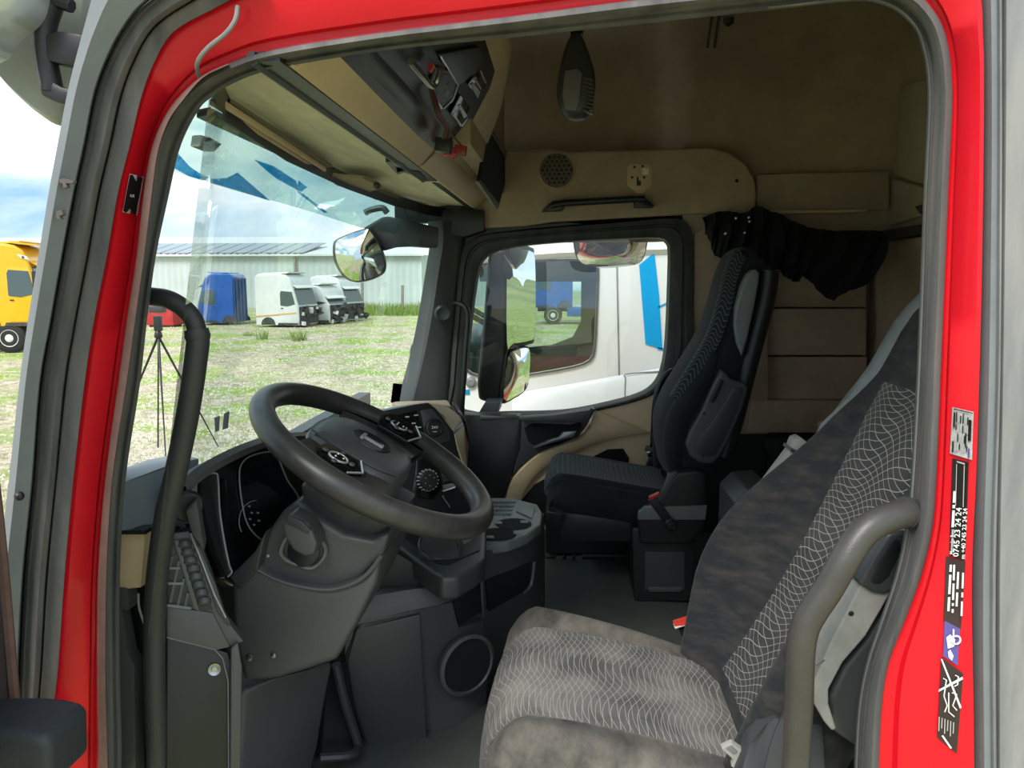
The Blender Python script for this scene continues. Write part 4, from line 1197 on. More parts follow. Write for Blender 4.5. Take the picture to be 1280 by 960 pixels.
# ============================================================ steering column
sc = thing('steering_column', 'dark plastic steering column shroud with an ignition key fob in its side', 'steering column', P(380, 840, 1.40))
def cprism(l, y0, y1, name, m, bev=.012, seg=3, par=None):
    """side outline traced at y0, carried through to y1"""
    return G().prism(pp(l, y0), (0, y1 - y0, 0)).build(name, m, par or sc, bev=bev, seg=seg)
cprism([(318, 700), (330, 672), (352, 640), (374, 624), (395, 646), (430, 668), (466, 676), (488, 664), (478, 696), (450, 724), (410, 738), (360, 730), (325, 716)], 1.33, 1.58, 'upper_shroud', pl_soft, .018, 4)
cprism([(374, 604), (420, 610), (470, 640), (498, 655), (480, 668), (455, 678), (425, 668), (395, 650), (378, 630)], 1.36, 1.56, 'collar', pl_dark, .012)
cprism([(288, 722), (318, 700), (330, 714), (362, 729), (412, 737), (452, 724), (476, 698), (470, 730), (446, 780), (420, 826), (390, 836), (345, 850), (305, 853), (292, 800)], 1.31, 1.6, 'lower_shroud', pl_soft, .014, 3)
cprism([(286, 722), (318, 690), (332, 664), (322, 712), (300, 738)], 1.30, 1.34, 'shroud_wing', pl_dark, .004)
G().lathe([(.006, 0), (.005, .003), (.002, .004)], P(342, 819, 1.308), (0, -1, 0), 10).build('shroud_screw', steel, sc)
for a, b in ((335, 695), (329, 724)):
    G().lathe([(.003, 0), (.002, .002)], P(a, b, 1.327), (0, -1, 0), 8).build('shroud_dot', grey_print, sc)
lipc = cr(pp([(322, 712), (345, 724), (375, 733), (412, 737), (444, 728), (462, 714), (477, 694)], 1.308), 4)
G().tube(lipc, .004, 8).build('shroud_lip', pl_soft, sc)
G().lathe([(.007, 0), (.006, .003), (.002, .004)], P(312, 822, 1.308), (0, -1, 0), 10).build('shroud_screw', steel, sc)
# ignition surround and fob
igs = cr(pp([(351, 690), (357, 674), (370, 664), (388, 666), (406, 682), (404, 698), (390, 710), (374, 706), (358, 700)], 1.322), 4, True)
G().tube(igs + [igs[0]], .0035, 6, cap=False).build('ignition_bezel', pl_grey, sc)
G().lathe([(.030, -.002), (.030, .004), (.026, .006)], P(380, 688, 1.33), (0, -1, .25), 24).build('ignition_lock', pl_black, sc)
ky = thing('key_fob', 'black key fob plugged into the steering column lock', 'key', P(378, 694, 1.32))
G().prism(pp([(352, 658), (362, 642), (384, 654), (390, 664), (396, 680), (392, 694), (380, 696), (366, 688), (356, 672)], 1.275), (0, .05, 0)).build('fob_body', pl_soft, ky, bev=.006, seg=3)
G().prism(pp([(360, 644), (378, 652), (388, 662), (384, 668), (370, 660), (357, 654)], 1.272), (0, .01, 0)).build('fob_button', pl_dark, ky, bev=.002)
# stalk behind the wheel
st = thing('control_stalk', 'black control stalk on the far side of the steering column', 'lever', P(505, 650, 1.6))
G().tube(cr([P(455, 660, 1.57), P(490, 655, 1.64), P(515, 652, 1.72)], 4), .010, 10).build('lever', pl_black, st)
# ============================================================ driver seat
ds = thing('driver_chair', 'dusty dark driver seat with pale netted cloth and grey armrest', 'seat', (.15, 1.4, ZF))
YC = 1.395
HW = .265
def cush(t, l, lift=0):
    """t 0..1 front to rear, l -1..1 near to far"""
    X = -.135 + .50 * t
    if t < 0.15: X += -.0
    z = 1.864 - .095 * t + .016 * math.sin(t * math.pi)
    al = abs(l)
    z += .030 * (1 - 1.3 * t) * max(0, min(1, (al - .62) / .2)) - .055 * max(0, (al - .84) / .16) ** 2
    if t < .18: z -= .07 * ((.18 - t) / .18) ** 2
    return V(X + .03 * (l * l) * (1 if t < .2 else 0) * (1 - t / .2 if t < .2 else 0), YC + HW * l, z + lift)
ts = [i / 20 for i in range(21)]
ls = [-1, -.97, -.92, -.86, -.8, -.74, -.68, -.62, -.4, -.2, 0, .2, .4, .62, .68, .74, .8, .86, .92, .97, 1]
rows = []
for t in ts:
    r = [cush(t, l) for l in ls]
    r = [V(r[0].x, r[0].y + .03, 1.70), V(r[0].x, r[0].y - .004, 1.73)] + r + [V(r[-1].x, r[-1].y + .004, 1.73), V(r[-1].x, r[-1].y - .03, 1.70)]
    rows.append(r)
f0 = [V(p.x + .03, p.y, min(p.z, 1.70)) for p in rows[0]]
f1 = [V(p.x - .012, p.y, lerp(1.70, p.z, .55)) for p in rows[0]]
rows = [f0, f1] + rows + [[V(p.x, p.y, min(p.z, 1.70)) for p in rows[-1]]]
G().loft(rows).build('cushion', velour_dusty, ds, smooth=70)
li = [-.66, -.6, -.4, -.2, 0, .2, .4, .6, .66]
rows = []
for i in range(-2, 20):
    t = i / 20
    if t < 0:
        k = -t * 20
        rows.append([cush(0, l, 0) + V(-.016 + .006 * (2 - k), 0, -.035 * k) for l in li])
    else:
        rows.append([cush(t, l, .0035 - (.006 if abs(l) > .62 else 0)) for l in li])
G().loft(rows, uv=True).build('cushion_insert', net_seat, ds, smooth=70)
# seams along the insert
for l in (-.645, .645):
    G().tube([cush(i / 20, l, .001) for i in range(0, 20)], .0018, 6).build('seam', velour_dusty, ds)
# backrest
BB, BN = V(.485, 0, .875), V(-.875, 0, .485)
BO = V(.325, YC, 1.835)
def bk(h, l, off=0):
    hw = .262 - .10 * max(0, (h - .60) / .3) ** 1.3 if h > .6 else .262 - .02 * max(0, .1 - h) * 10
    al = abs(l)
    bol = (.105 if l > 0 else .06) * math.exp(-((h - .20) / .26) ** 2) + .004
    prof = bol * max(0, min(1, (al - .56) / .22)) ** 1.2
    edge = -.05 * max(0, (al - .88) / .12) ** 2
    ins = -.028 * math.exp(-((h - .12) / .3) ** 2) * (1 - min(1, max(0, (al - .5) / .2)))
    head = .03 * math.exp(-((h - .78) / .12) ** 2)
    return BO + BB * h + V(0, hw * l, 0) + BN * (prof + edge + ins + head + off)
hs = [-.06 + i * .04 for i in range(25)]
rows = []
for h in hs:
    r = [bk(h, l) for l in ls]
    thick = .13 if h < .6 else .10
    back = [r[-1] - BN * (thick * .5), r[-1] - BN * thick + V(0, -.04, 0), r[0] - BN * thick + V(0, .04, 0), r[0] - BN * (thick * .5)]
    rows.append(r + back)
hL = .92
tp = [p + BB * .03 - BN * .02 for p in rows[-1]]
ctp = sum(tp, Vector()) / len(tp)
tp = [ctp + (p - ctp) * .8 for p in tp]
G().loft(rows + [tp], cu=True, cap=True).build('backrest', velour, ds, smooth=70)
rows = []
for h in [-.02 + i * .03 for i in range(23)]:
    rows.append([bk(h, l, o_) for l, o_ in ((-.60, -.012), (-.57, .003), (-.4, .004), (-.2, .004), (0, .004), (.2, .004), (.4, .004), (.56, .003), (.585, -.012))])
G().loft(rows, uv=True).build('backrest_insert', net_back, ds, smooth=70)
# grey leatherette head section flanks
for s in (-1, 1):
    rows = []
    for h in [.44 + i * .035 for i in range(14)]:
        lo_l = 1 - .33 * min(1, max(0, (h - .44) / .22))
        a = bk(h, s, .0)
        rows.append([bk(h, s * lo_l, -.004), bk(h, s * lerp(lo_l, 1, .1), .006), bk(h, s * lerp(lo_l, 1, .5), .006), bk(h, s * lerp(lo_l, 1, .85), .006), a + BN * .004 + V(0, s * .006, 0), a - BN * .05 + V(0, s * .006, 0)])
    G().loft(rows).build('head_flank', leather_grey, ds, smooth=60)
# plastic shield and folded armrest on the door side
YA = 1.085
G().prism(pp([(1035, 872), (1055, 832), (1085, 797), (1112, 748), (1160, 700), (1185, 760), (1110, 925), (1070, 935), (1042, 916)], YA + .015), (0, .05, 0)).build('side_shield', pl_dark, ds, bev=.01, seg=3)
ar = G().prism(pp([(1142, 648), (1112, 664), (1092, 700), (1074, 735), (1040, 800), (1018, 850), (1018, 880), (1030, 902), (1040, 914), (1046, 912), (1036, 880), (1036, 862), (1054, 828), (1082, 796), (1102, 762), (1113, 742), (1160, 690), (1165, 650)], YA - .01), (0, .05, 0)).build('armrest', pl_lgrey, ds, bev=.010, seg=3)
G().prism(pp([(1072, 730), (1092, 694), (1110, 668), (1134, 664), (1140, 690), (1118, 738), (1106, 744), (1092, 742)], YA - .018), (0, .04, 0)).build('armrest_cap', pl_dark, ar, bev=.006, seg=3)
G().prism(pp([(1086, 722), (1094, 704), (1112, 678), (1124, 672), (1128, 688), (1112, 722), (1100, 732), (1088, 730)], YA - .019), (0, .01, 0)).build('cap_recess', pl_black, ar, bev=.004)
G().lathe([(.004, 0), (.003, .001)], P(1064, 767, YA - .0108), (0, -1, 0), 10).build('armrest_hole', pl_black, ar)
G().tube([P(1020, 832, YA - .011), P(1031, 825, YA - .011)], .001, 4).build('armrest_scratch', pl_dark, ar)
# far armrest standing behind the bolster
fa = G().prism(pp([(958, 606), (988, 566), (994, 550), (1002, 547), (1012, 555), (1015, 562), (1006, 570), (990, 590), (970, 615)], 1.70), (0, .05, 0)).build('far_armrest', pl_lgrey, ds, bev=.005)
G().prism(pp([(990, 560), (1004, 568), (1002, 572), (988, 564)], 1.695), (0, .06, 0)).build('armrest_joint', pl_dark, fa)
# seat frame, base and levers
G().box((.10, 1.40, 1.65), (.42, .44, .10)).build('seat_frame', pl_black, ds, bev=.02)
G().box((.12, 1.40, 1.575), (.36, .38, .05)).build('seat_base', pl_black, ds, bev=.01)
G().prism(pp([(936, 930, 1.12), (960, 905, 1.14), (985, 880, 1.15), (1030, 905, 1.13), (1035, 985, 1.1), (920, 985, 1.1)]), (0, .04, 0)).build('side_skirt', pl_dark, ds, bev=.01)
G().prism(pp([(900, 778, 1.60), (910, 764, 1.60), (914, 770, 1.6), (908, 790, 1.58), (918, 800, 1.57), (910, 806, 1.57), (898, 795, 1.58)]), (0, .02, 0)).build('recline_lever', pl_lgrey, ds, bev=.003)
cp = thing('belt_clip', 'small pale plastic clip lying on the driver seat cushion', 'clip', P(918, 950, 1.14))
G().prism(pp([(902, 936), (915, 930), (931, 941), (930, 948), (924, 952), (920, 962), (914, 958), (917, 950)], 1.135), (0, .008, .004)).build('clip_plate', pl_lgrey, cp, bev=.001)
G().prism(pp([(908, 936), (914, 933), (922, 940), (917, 943)], 1.133), (0, .004, .002)).build('clip_slot', pl_grey, cp)
bs = thing('buckle_receiver', 'belt buckle with red release button beside the driver seat', 'buckle', P(865, 800, 1.72))
G().prism(pp([(846, 782, 1.70), (868, 774, 1.72), (874, 782, 1.72), (878, 800, 1.72), (855, 802, 1.70)]), (.0, .03, 0)).build('buckle_body', pl_black, bs, bev=.004)
G().prism(pp([(842, 780, 1.69), (868, 772, 1.71), (870, 777, 1.70), (844, 785, 1.69)]), (.0, .02, 0)).build('release_button', red_plastic, bs, bev=.002)
G().prism(pp([(843, 784, 1.688), (870, 776, 1.708), (870, 778, 1.706), (844, 786, 1.688)]), (.0, .02, 0)).build('button_rim', white_print, bs)
# black belt strap crossing below the handle
bt = thing('driver_belt', 'black belt strap running along the near side of the driver seat', 'seat belt', P(1000, 930, 1.09))
a = cr(pp([(1062, 720, 1.12), (1035, 785, 1.115), (1010, 830, 1.11), (985, 880, 1.10), (965, 925, 1.09), (950, 985, 1.08)]), 4)
b = cr(pp([(1078, 730, 1.10), (1052, 795, 1.095), (1030, 845, 1.09), (1006, 890, 1.08), (985, 935, 1.075), (972, 985, 1.07)]), 4)
G().loft([a, b, [p + V(0, .004, 0) for p in b], [p + V(0, .004, 0) for p in a]], cv=True).build('strap', pl_dark, bt, smooth=40)

# ============================================================ passenger seat
ps = thing('passenger_chair', 'dark blue black passenger seat with wave pattern cloth and folded grey armrest', 'seat', (.15, 2.66, ZF))
yn, yf = 2.43, 2.82
yc, hw = (yn + yf) / 2, (yf - yn) / 2
ca = [P(683, 604, yn), P(700, 606, yn), P(735, 611, yn), P(775, 618, yn), P(815, 625, yn), P(850, 630, yn)]
ca = cr(ca, 4)
def pc_(k, l, lift=0):
    b = ca[k]
    al = abs(l)
    z = b.z + .012 - .035 * max(0, (al - .8) / .2) ** 2 + .018 * math.exp(-((al - .78) / .12) ** 2)
    if k < 5: z -= .028 * ((5 - k) / 5) ** 2
    return V(b.x + (.02 * al * al if k < 4 else 0), yc + hw * l, z + lift)
rows = []
for k in range(len(ca)):
    r = [pc_(k, l) for l in ls]
    zb = ca[k].z - .11
    rows.append([V(r[0].x + .01, r[0].y + .05, zb), V(r[0].x, r[0].y + .008, zb + .03), V(r[0].x, r[0].y - .005, zb + .062)] + r + [V(r[-1].x, r[-1].y, zb + .05), V(r[-1].x + .01, r[-1].y - .05, zb)])
fr = [V(p.x + .05, p.y, ca[0].z - .11) for p in rows[0]]
fr1 = [V(p.x - .012, p.y, lerp(ca[0].z - .11, p.z, .5)) for p in rows[0]]
rows = [fr, fr1] + rows
G().loft(rows, cap=True).build('cushion', velour_blue, ps, smooth=70)
rows = [[pc_(k, l, .003 - (.005 if abs(l) > .72 else 0)) for l in (-.76, -.7, -.4, 0, .4, .7, .76)] for k in range(0, len(ca) - 1)]
rows = [[p + V(-.012, 0, -.03) for p in rows[0]]] + rows
g_ = G().loft([list(q) for q in zip(*rows)], uv=True)
g_.uv = {k: (b_, a_) for k, (a_, b_) in g_.uv.items()}
g_.build('cushion_insert', net_pass, ps, smooth=70)
G().tube([pc_(k, -.86, .002) + V(0, -.006, -.012) for k in range(0, len(ca) - 1)], .003, 6).build('seam', velour, ps)
# backrest from traced side outline
sec = [((834, 596), (895, 606)), ((828, 562), (903, 585)), ((829, 530), (912, 556)), ((842, 498), (924, 525)), ((868, 456), (938, 480)), ((889, 420), (950, 445)), ((903, 380), (962, 405)), ((912, 345), (973, 370)), ((922, 320), (978, 345)), ((934, 309), (972, 332)), ((944, 306), (962, 322))]
W_ = [.195, .197, .2, .2, .197, .187, .17, .155, .145, .13, .095]
rows = []
fcen = []
for (f_, b_), w_ in zip(sec, W_):
    a, b = P(*f_, yn), P(*b_, yn)
    m = lerp(a, b, .5)
    d = (b - a) * .5
    r = []
    for k in range(24):
        th = 2 * math.pi * k / 24
        e = 3.2
        q = (abs(math.cos(th)) ** e + abs(math.sin(th)) ** e) ** (-1 / e)
        r.append(m + d * (math.cos(th) * q) + V(0, yc - yn + w_ * math.sin(th) * q, 0))
    rows.append(r)
    fcen.append((a, w_))
rows2 = []
for j in range(len(rows) - 1):
    for s in range(3):
        rows2.append(None)
cols = list(zip(*rows))
cols = [cr(c_, 3) for c_ in cols]
rows2 = [list(r) for r in zip(*cols)]
G().loft(rows2, cu=True, cap=True).build('backrest', velour_blue, ps, smooth=70)
# front bolster ridge and patterned insert
rows = []
fc = cr([a for a, w_ in fcen], 3)
fwid = cr([V(w_, 0, 0) for a, w_ in fcen], 3)
for k in range(9, 27):
    a = fc[k]
    t = (fc[min(k + 1, len(fc) - 1)] - fc[k - 1]).normalized()
    n_ = V(-t.z, 0, t.x)
    if n_.x > 0: n_ = -n_
    rows.append([V(a.x, yc + fwid[k].x * l, a.z) + n_ * o_ for l, o_ in ((-.99, -.035), (-.97, .003), (-.9, .008), (-.82, .008), (-.74, .007), (-.66, .005), (-.62, -.01))])
g_ = G().loft(rows, uv=True)
g_.build('backrest_insert', net_pass, ps, smooth=70)
bl = cr(pp([(822, 590), (824, 560), (828, 530), (845, 490), (870, 455), (885, 430)], yf - .03), 4)
G().tube(bl, [.014 + .018 * math.sin(math.pi * i / (len(bl) - 1)) for i in range(len(bl))], 10).build('far_bolster', velour_blue, ps)
bl = cr(pp([(846, 600), (842, 565), (846, 530), (862, 500), (882, 470), (893, 440)], yn + .02), 4)
G().tube(bl, [.02 + .022 * math.sin(math.pi * i / (len(bl) - 1)) for i in range(len(bl))], 10).build('near_bolster', velour_blue, ps)
# grey leatherette flank of the headrest and black edge band
G().prism(pp([(944, 336), (950, 341), (949, 352), (943, 385), (934, 425), (928, 446), (921, 430), (918, 408), (920, 385), (928, 358), (936, 342)], yn - .004), (0, .06, 0)).build('head_flank', leather_grey, ps, bev=.008, seg=3)
hb = cr(pp([(962, 338), (958, 370), (948, 410), (936, 455), (922, 510), (905, 570)], yn + .03), 4)
G().tube(hb, .030, 10).build('edge_band', leather_blk, ps)
# folded armrest
ar = G().prism(pp([(902, 462), (908, 466), (914, 474), (930, 478), (936, 486), (928, 512), (914, 545), (900, 572), (890, 581), (874, 579), (862, 570), (857, 556), (862, 540), (878, 512), (890, 485)], yn - .03), (0, .06, 0)).build('armrest', mat('armrest_grey', (.075, .078, .080), .5, bump=.3, bscale=350), ps, bev=.010, seg=3)
G().prism(pp([(916, 484), (930, 486), (922, 512), (908, 545), (894, 570), (878, 572), (868, 562), (872, 548), (890, 528), (904, 505)], yn - .034), (0, .01, 0)).build('armrest_inset', pl_dark, ar, bev=.004)
G().prism(pp([(900, 474), (905, 476), (898, 494), (892, 504), (886, 502)], yn - .038), (0, .014, 0)).build('armrest_lever', pl_black, ar, bev=.002)
G().lathe([(.005, 0), (.004, .001)], P(880, 517, yn - .031), (0, -1, 0), 8).build('armrest_hole', pl_black, ar)
# side shield, buckle and pedestal
G().prism(pp([(846, 590), (874, 588), (884, 594), (884, 640), (880, 662), (866, 678), (850, 681), (800, 680), (797, 650), (801, 638), (820, 632), (836, 606)], yn - .06), (0, .06, 0)).build('side_shield', pl_black, ps, bev=.010, seg=3)
G().prism(pp([(798, 640), (806, 634), (884, 632), (882, 650), (797, 650)], yn - .066), (0, .02, 0)).build('shield_band', pl_grey, ps, bev=.004)
G().bar(P(836, 652, yn - .075), P(814, 622, yn - .075), .028, .012, up=(0, 1, 0)).build('buckle_stalk', pl_black, ps, bev=.003)
G().lathe([(.020, 0), (.020, .012), (.015, .016), (.012, .012), (.002, .013)], P(838, 655, yn - .072), (0, -1, 0), 20).build('stalk_pivot', pl_black, ps)
G().prism(pp([(811, 622), (824, 616), (826, 619), (813, 626)], yn - .085), (0, .02, 0)).build('buckle_button', red_plastic, ps, bev=.002)
G().prism(pp([(836, 592), (848, 590), (832, 622), (822, 630)], yn - .064), (0, .02, 0)).build('shield_edge', pl_soft, ps, bev=.003)
zb = ZF + .006
fpt = [PZ(a, b, zb) for a, b in ((792, 752), (868, 752))]
yb = fpt[0].y
G().prism([P(790, 660, yb), P(868, 660, yb), P(868, 752, yb), P(793, 752, yb)], (0, .36, 0)).build('pedestal', pl_black, ps, bev=.008)
G().prism(pp([(806, 690), (856, 690), (856, 738), (806, 738)], yb - .004), (0, .01, 0)).build('pedestal_panel', pl_dark, ps, bev=.004)
G().prism(pp([(810, 734), (853, 734), (850, 740), (812, 740)], yb - .008), (0, .01, 0)).build('panel_lip', pl_soft, ps, bev=.002)
G().box((.17, 2.63, 1.78), (.34, .32, .10)).build('seat_pan', pl_black, ps, bev=.02)
# box under the cushion, toward the front
G().prism([P(682, 640, 2.75), P(795, 652, 2.75), P(795, 692, 2.75), P(682, 692, 2.75)], (0, .3, 0)).build('under_seat_box', pl_black, ps, bev=.006)

# ============================================================ bunk and loose cloth
bk_ = thing('bunk', 'black lower bunk bed behind the seats', 'bed', (1.0, 2.1, ZF))
G().box((1.03, 2.11, 1.74), (.42, 1.94, .38)).build('bunk_base', pl_black, bk_, bev=.01)
G().box((1.02, 2.11, 1.945), (.44, 1.94, .05)).build('mattress', cloth_hole_black, bk_, bev=.02, seg=3)
gb_ = G().prism([P(918, 628, 2.0), P(935, 612, 2.0), P(965, 610, 2.0), V(P(965, 660, 2.0).x, 2.0, ZF + .001), V(P(918, 660, 2.0).x, 2.0, ZF + .001)], (0, .2, 0)).build('storage_crate', pl_dark, label='dark plastic storage box behind the driver seat', cat='box', bev=.006)
cu_ = thing('curtain', 'bunched black curtain hanging over the passenger seat headrest', 'curtain', P(985, 372, 2.95))
topc = cr(pp([(878, 272, 3.02), (900, 264, 3.0), (930, 266, 2.98), (947, 258, 2.98), (975, 268, 2.98), (1005, 282, 2.98), (1040, 288, 2.97), (1085, 288, 2.95), (1112, 290, 2.9)]), 6)
def linres(pts, n):
    out = []
    for i in range(len(pts) - 1):
        out += [lerp(pts[i], pts[i + 1], k / n) for k in range(n)]
    return out + [pts[-1]]
botc = linres(pp([(882, 292, 3.02), (894, 318, 3.0), (912, 336, 2.96), (940, 345, 2.95), (975, 338, 2.93), (992, 354, 2.93), (1003, 346, 2.93), (1041, 376, 2.92), (1086, 352, 2.88)]), 6)
# jagged lower hem
rows = []
for v_ in range(9):
    t = v_ / 8
    row = []
    for i, (a, b) in enumerate(zip(topc, botc)):
        q = lerp(a, b, t)
        fold = .030 * math.sin(i * 1.25 + t * 1.5) * (.35 + .65 * math.sin(math.pi * min(1, t * 1.2 + .1))) + .014 * math.sin(i * 2.9 - t * 4)
        q = q + V(0, fold * .8 - .03 * math.sin(math.pi * t), .006 * math.sin(i * .9) * t)
        row.append(q)
    rows.append(row)
rows += [[p + V(0, .006, 0) for p in r] for r in reversed(rows)]
G().loft(rows, cv=True).build('cloth', cloth_hole_black, cu_, smooth=80)
for a, b in ((907, 292), (936, 272), (937, 277), (931, 291), (920, 273)):
    G().sph(P(a, b, 2.90), .006, 8, 6).build('snap_fastener', chrome, cu_)
# ============================================================ grab handles at the driver door
h1 = thing('entry_handle', 'long black curved grab handle beside the dashboard', 'handle', P(195, 960, 1.12))
path = cr(pp([(178, 369, 1.10), (192, 371, 1.09), (210, 374, 1.08), (229, 385, 1.08), (242, 400, 1.08), (247, 420, 1.08), (246, 440, 1.08), (236, 510, 1.085), (222, 580, 1.09), (208, 640, 1.095), (200, 690, 1.10), (195, 740, 1.10), (193, 800, 1.10), (194, 880, 1.10), (199, 990, 1.10)]), 6)
kk = 6 * 6
G().tube(path[:kk], .0135, 14).build('bent_end', handle_m, h1)
G().tube(path[kk - 8:], .0163, 14).build('grip', handle_m, h1)
G().lathe([(.0168, -.01), (.0185, 0), (.0168, .006)], path[kk - 6], path[kk - 6] - path[kk - 10], 14).build('sleeve_edge', handle_m, h1)
h2 = thing('pillar_grab_handle', 'worn grey brown bent grab handle in front of the driver seat back', 'handle', P(1000, 960, 1.02))
path = cr(pp([(1160, 640, 1.05), (1140, 641, 1.02), (1118, 645, 1.0), (1093, 655, .99), (1074, 672, .985), (1056, 700, .98), (1036, 735, .98), (1018, 762, .98), (1007, 782, .98), (1002, 805, .98), (1000, 840, .985), (998, 900, .99), (993, 990, 1.0)]), 6)
G().tube(path, .0185, 16).build('grip', handle_worn, h2)
G().tube([P(1131, 641, 1.01), P(1150, 641, 1.03)], .021, 16).build('sleeve', handle_m, h2)

# ============================================================ stickers on the rear side of the opening
def on_red(px, py, off=.0035):
    # surface of the red flange, on the rear or the front side of the opening
    sel = slice(22, 34) if px > 640 else slice(0, 10)
    def xat(l):
        l = sorted(l[sel], key=lambda t: t[1])
        for (xa, ya), (xb, yb) in zip(l, l[1:]):
            if ya <= py <= yb: return xa + (xb - xa) * (py - ya) / max(1e-6, yb - ya)
        return l[0][0] if py < l[0][1] else l[-1][0]
    xa, xb = xat(A_), xat(B_)
    t = min(1, max(0, (px - xa) / (xb - xa)))
    ks = [(0, 0), (.12, -.004), (.80, -.004), (.86, .004), (.95, .003), (1, 0)]
    for (t0, o0), (t1, o1) in zip(ks, ks[1:]):
        if t0 <= t <= t1: c_ = o0 + (o1 - o0) * (t - t0) / (t1 - t0)
    return P(px, py, .965 + .035 * t + c_ - off)
def sticker(name, l, m, label, off=.0035):
    o = G().prism([on_red(a, b, off) for a, b in l], (0, .0012, 0)).build(name, m, label=label, cat='sticker')
    return o
def sline(par, l, m, name='print_line', off=.0058):
    return G().prism([on_red(a, b, off) for a, b in l], (0, .0004, 0)).build(name, m, par)
def up_axes(a, b):
    x = (on_red(*b) - on_red(*a)).normalized()
    y = V(0, -1, 0).cross(x)
    return x, y
s1 = sticker('rating_plate', [(1191, 509), (1217, 515), (1215, 575), (1188, 567)], sticker_silver, 'silver type plate with small print on the red door pillar')
# fine print on the plate
def uvq(q, u, v_):
    a = lerp(Vector(q[0]), Vector(q[1]), u)
    b = lerp(Vector(q[3]), Vector(q[2]), u)
    p = lerp(a, b, v_)
    return p.x, p.y
q1 = [Vector(t) for t in ((1191, 509), (1217, 515), (1215, 575), (1188, 567))]
def cell(par, q, u0, v0, u1, v1, m, name='print_block', off=.0058):
    return sline(par, [uvq(q, u0, v0), uvq(q, u1, v0), uvq(q, u1, v1), uvq(q, u0, v1)], m, name, off)
for (u0, v0, u1, v1, m) in ((.06, .10, .14, .42, sticker_black), (.06, .72, .13, .96, sticker_black), (.78, .18, .92, .62, sticker_black), (.80, .78, .88, .98, sticker_blue), (.64, .48, .70, .78, sticker_black), (.04, .02, .96, .04, sticker_black)):
    cell(s1, q1, u0, v0, u1, v1, m)
for k, u in enumerate((.18, .28, .38, .50, .60, .72)):
    for (v0, v1) in ((.08 + .03 * (k % 3), .30), (.34, .46 + .04 * (k % 2)), (.54, .70), (.74, .92 - .03 * (k % 3))):
        cell(s1, q1, u, v0, u + .045, v1, grey_print if (k + int(v0 * 10)) % 3 else sticker_black)
s2 = sticker('phone_sticker', [(1191, 573), (1211, 578), (1206, 701), (1187, 694)], sticker_black, 'black sticker with white phone numbers on the red door pillar')
x_, y_ = up_axes((1190, 690), (1195, 580))
def tline(par, body, a, b, size, m=white_print, off=.0058):
    x = (on_red(*b) - on_red(*a))
    ln = x.length
    x.normalize()
    y = V(0, 1, 0).cross(x)
    if y.x > 0: y = -y
    # reading direction runs up the pillar, letters stand toward the opening
    return text(body, m, par, on_red(*a, off), x, y, size, off=0, fit=ln, bold=.01)
tline(s2, 'Mercedes-Benz', (1191, 693), (1192.6, 662), .0058)
def wordbars(par, a, b, wpx, lens, m=white_print):
    # print too small to read: word-long bars between two pixel ends
    a, b = Vector(a), Vector(b)
    tot = sum(lens) + .35 * (len(lens) - 1)
    t = 0
    for ln in lens:
        p, q = lerp(a, b, t / tot), lerp(a, b, (t + ln) / tot)
        sline(par, [(p.x - wpx, p.y), (p.x, p.y), (q.x, q.y), (q.x - wpx, q.y)], m, 'print_word')
        t += ln + .35
wordbars(s2, (1192.6, 659), (1195, 614), 3.2, (2.6, .5, 1.8))
tline(s2, '0745 23 24 24', (1198, 696), (1202, 635), .0098)
tline(s2, 'm +40 745 23 24 24', (1206, 699), (1209, 636), .0072)
for l in ([(1195.5, 580), (1196.3, 580), (1195, 632), (1194.2, 632)], [(1205, 582), (1206, 582), (1204.5, 634), (1203.5, 634)], [(1196, 576), (1206, 579), (1206, 581), (1196, 578)]):
    sline(s2, l, grey_print)
s3 = sticker('warning_sticker', [(1183, 696), (1207, 702), (1201, 786), (1180, 776)], sticker_brown, 'dark brown warning sticker with slanted white small print below the phone sticker')
wordbars(s3, (1187, 764), (1190, 706), 2.8, (1.6, 2.2, .8))
wordbars(s3, (1192, 766), (1194, 706), 2.4, (.4, .3, 1.8, 1.7))
wordbars(s3, (1197, 758), (1199, 715), 2.4, (1.3, 1.6))
wordbars(s3, (1203, 770), (1205, 716), 2.2, (1.2, .4, 1.3))
s4 = sticker('symbol_sticker', [(1181, 776), (1200, 786), (1197, 832), (1179, 820)], sticker_blue, 'small violet sticker with white key and padlock symbols on the door pillar')
for l in ([(1183, 797), (1188, 793), (1194, 799), (1193, 808), (1185, 811)], [(1185, 815), (1188, 812), (1192, 820), (1190, 826), (1186, 822)], [(1191, 786), (1193, 787), (1193, 796), (1191, 796)]):
    sline(s4, l, white_print)
c4 = on_red(1195, 800, .0062)
G().torus(c4, (0, 1, 0), .0055, .0012, 18, 5).build('ring_symbol', white_print, s4)
s5 = sticker('tilt_diagram_sticker', [(1177, 822), (1204, 842), (1196, 942), (1172, 922)], sticker_brown, 'brown parallelogram sticker with crossed out cab tilting drawing')
for l in ([(1176, 824), (1178, 824), (1202, 884), (1200, 886)], [(1174, 862), (1173, 865), (1204, 849), (1203, 846)], [(1177, 920), (1179, 919), (1190, 935), (1188, 936)]):
    sline(s5, l, white_print)
for k in range(6):
    x0 = 1173.5 + k * 3.6
    sline(s5, [(x0, 896 + k * 1.4), (x0 + 1.2, 896 + k * 1.4), (x0 + .6, 914 + k * 1.6 - (k % 2) * 5), (x0 - .6, 914 + k * 1.6 - (k % 2) * 5)], grey_print)
for l in ([(1179, 848), (1183, 850), (1180, 870), (1184, 882), (1181, 890)], [(1186, 866), (1186, 890), (1193, 896)], [(1190, 866), (1196, 868), (1191, 882), (1196, 888)], [(1194, 844), (1198, 846), (1197, 856), (1193, 858)], [(1184, 858), (1188, 854), (1186, 846)]):
    G().tube([on_red(a, b, .0062) for a, b in l], .0008, 4).build('drawing_line', white_print, s5)
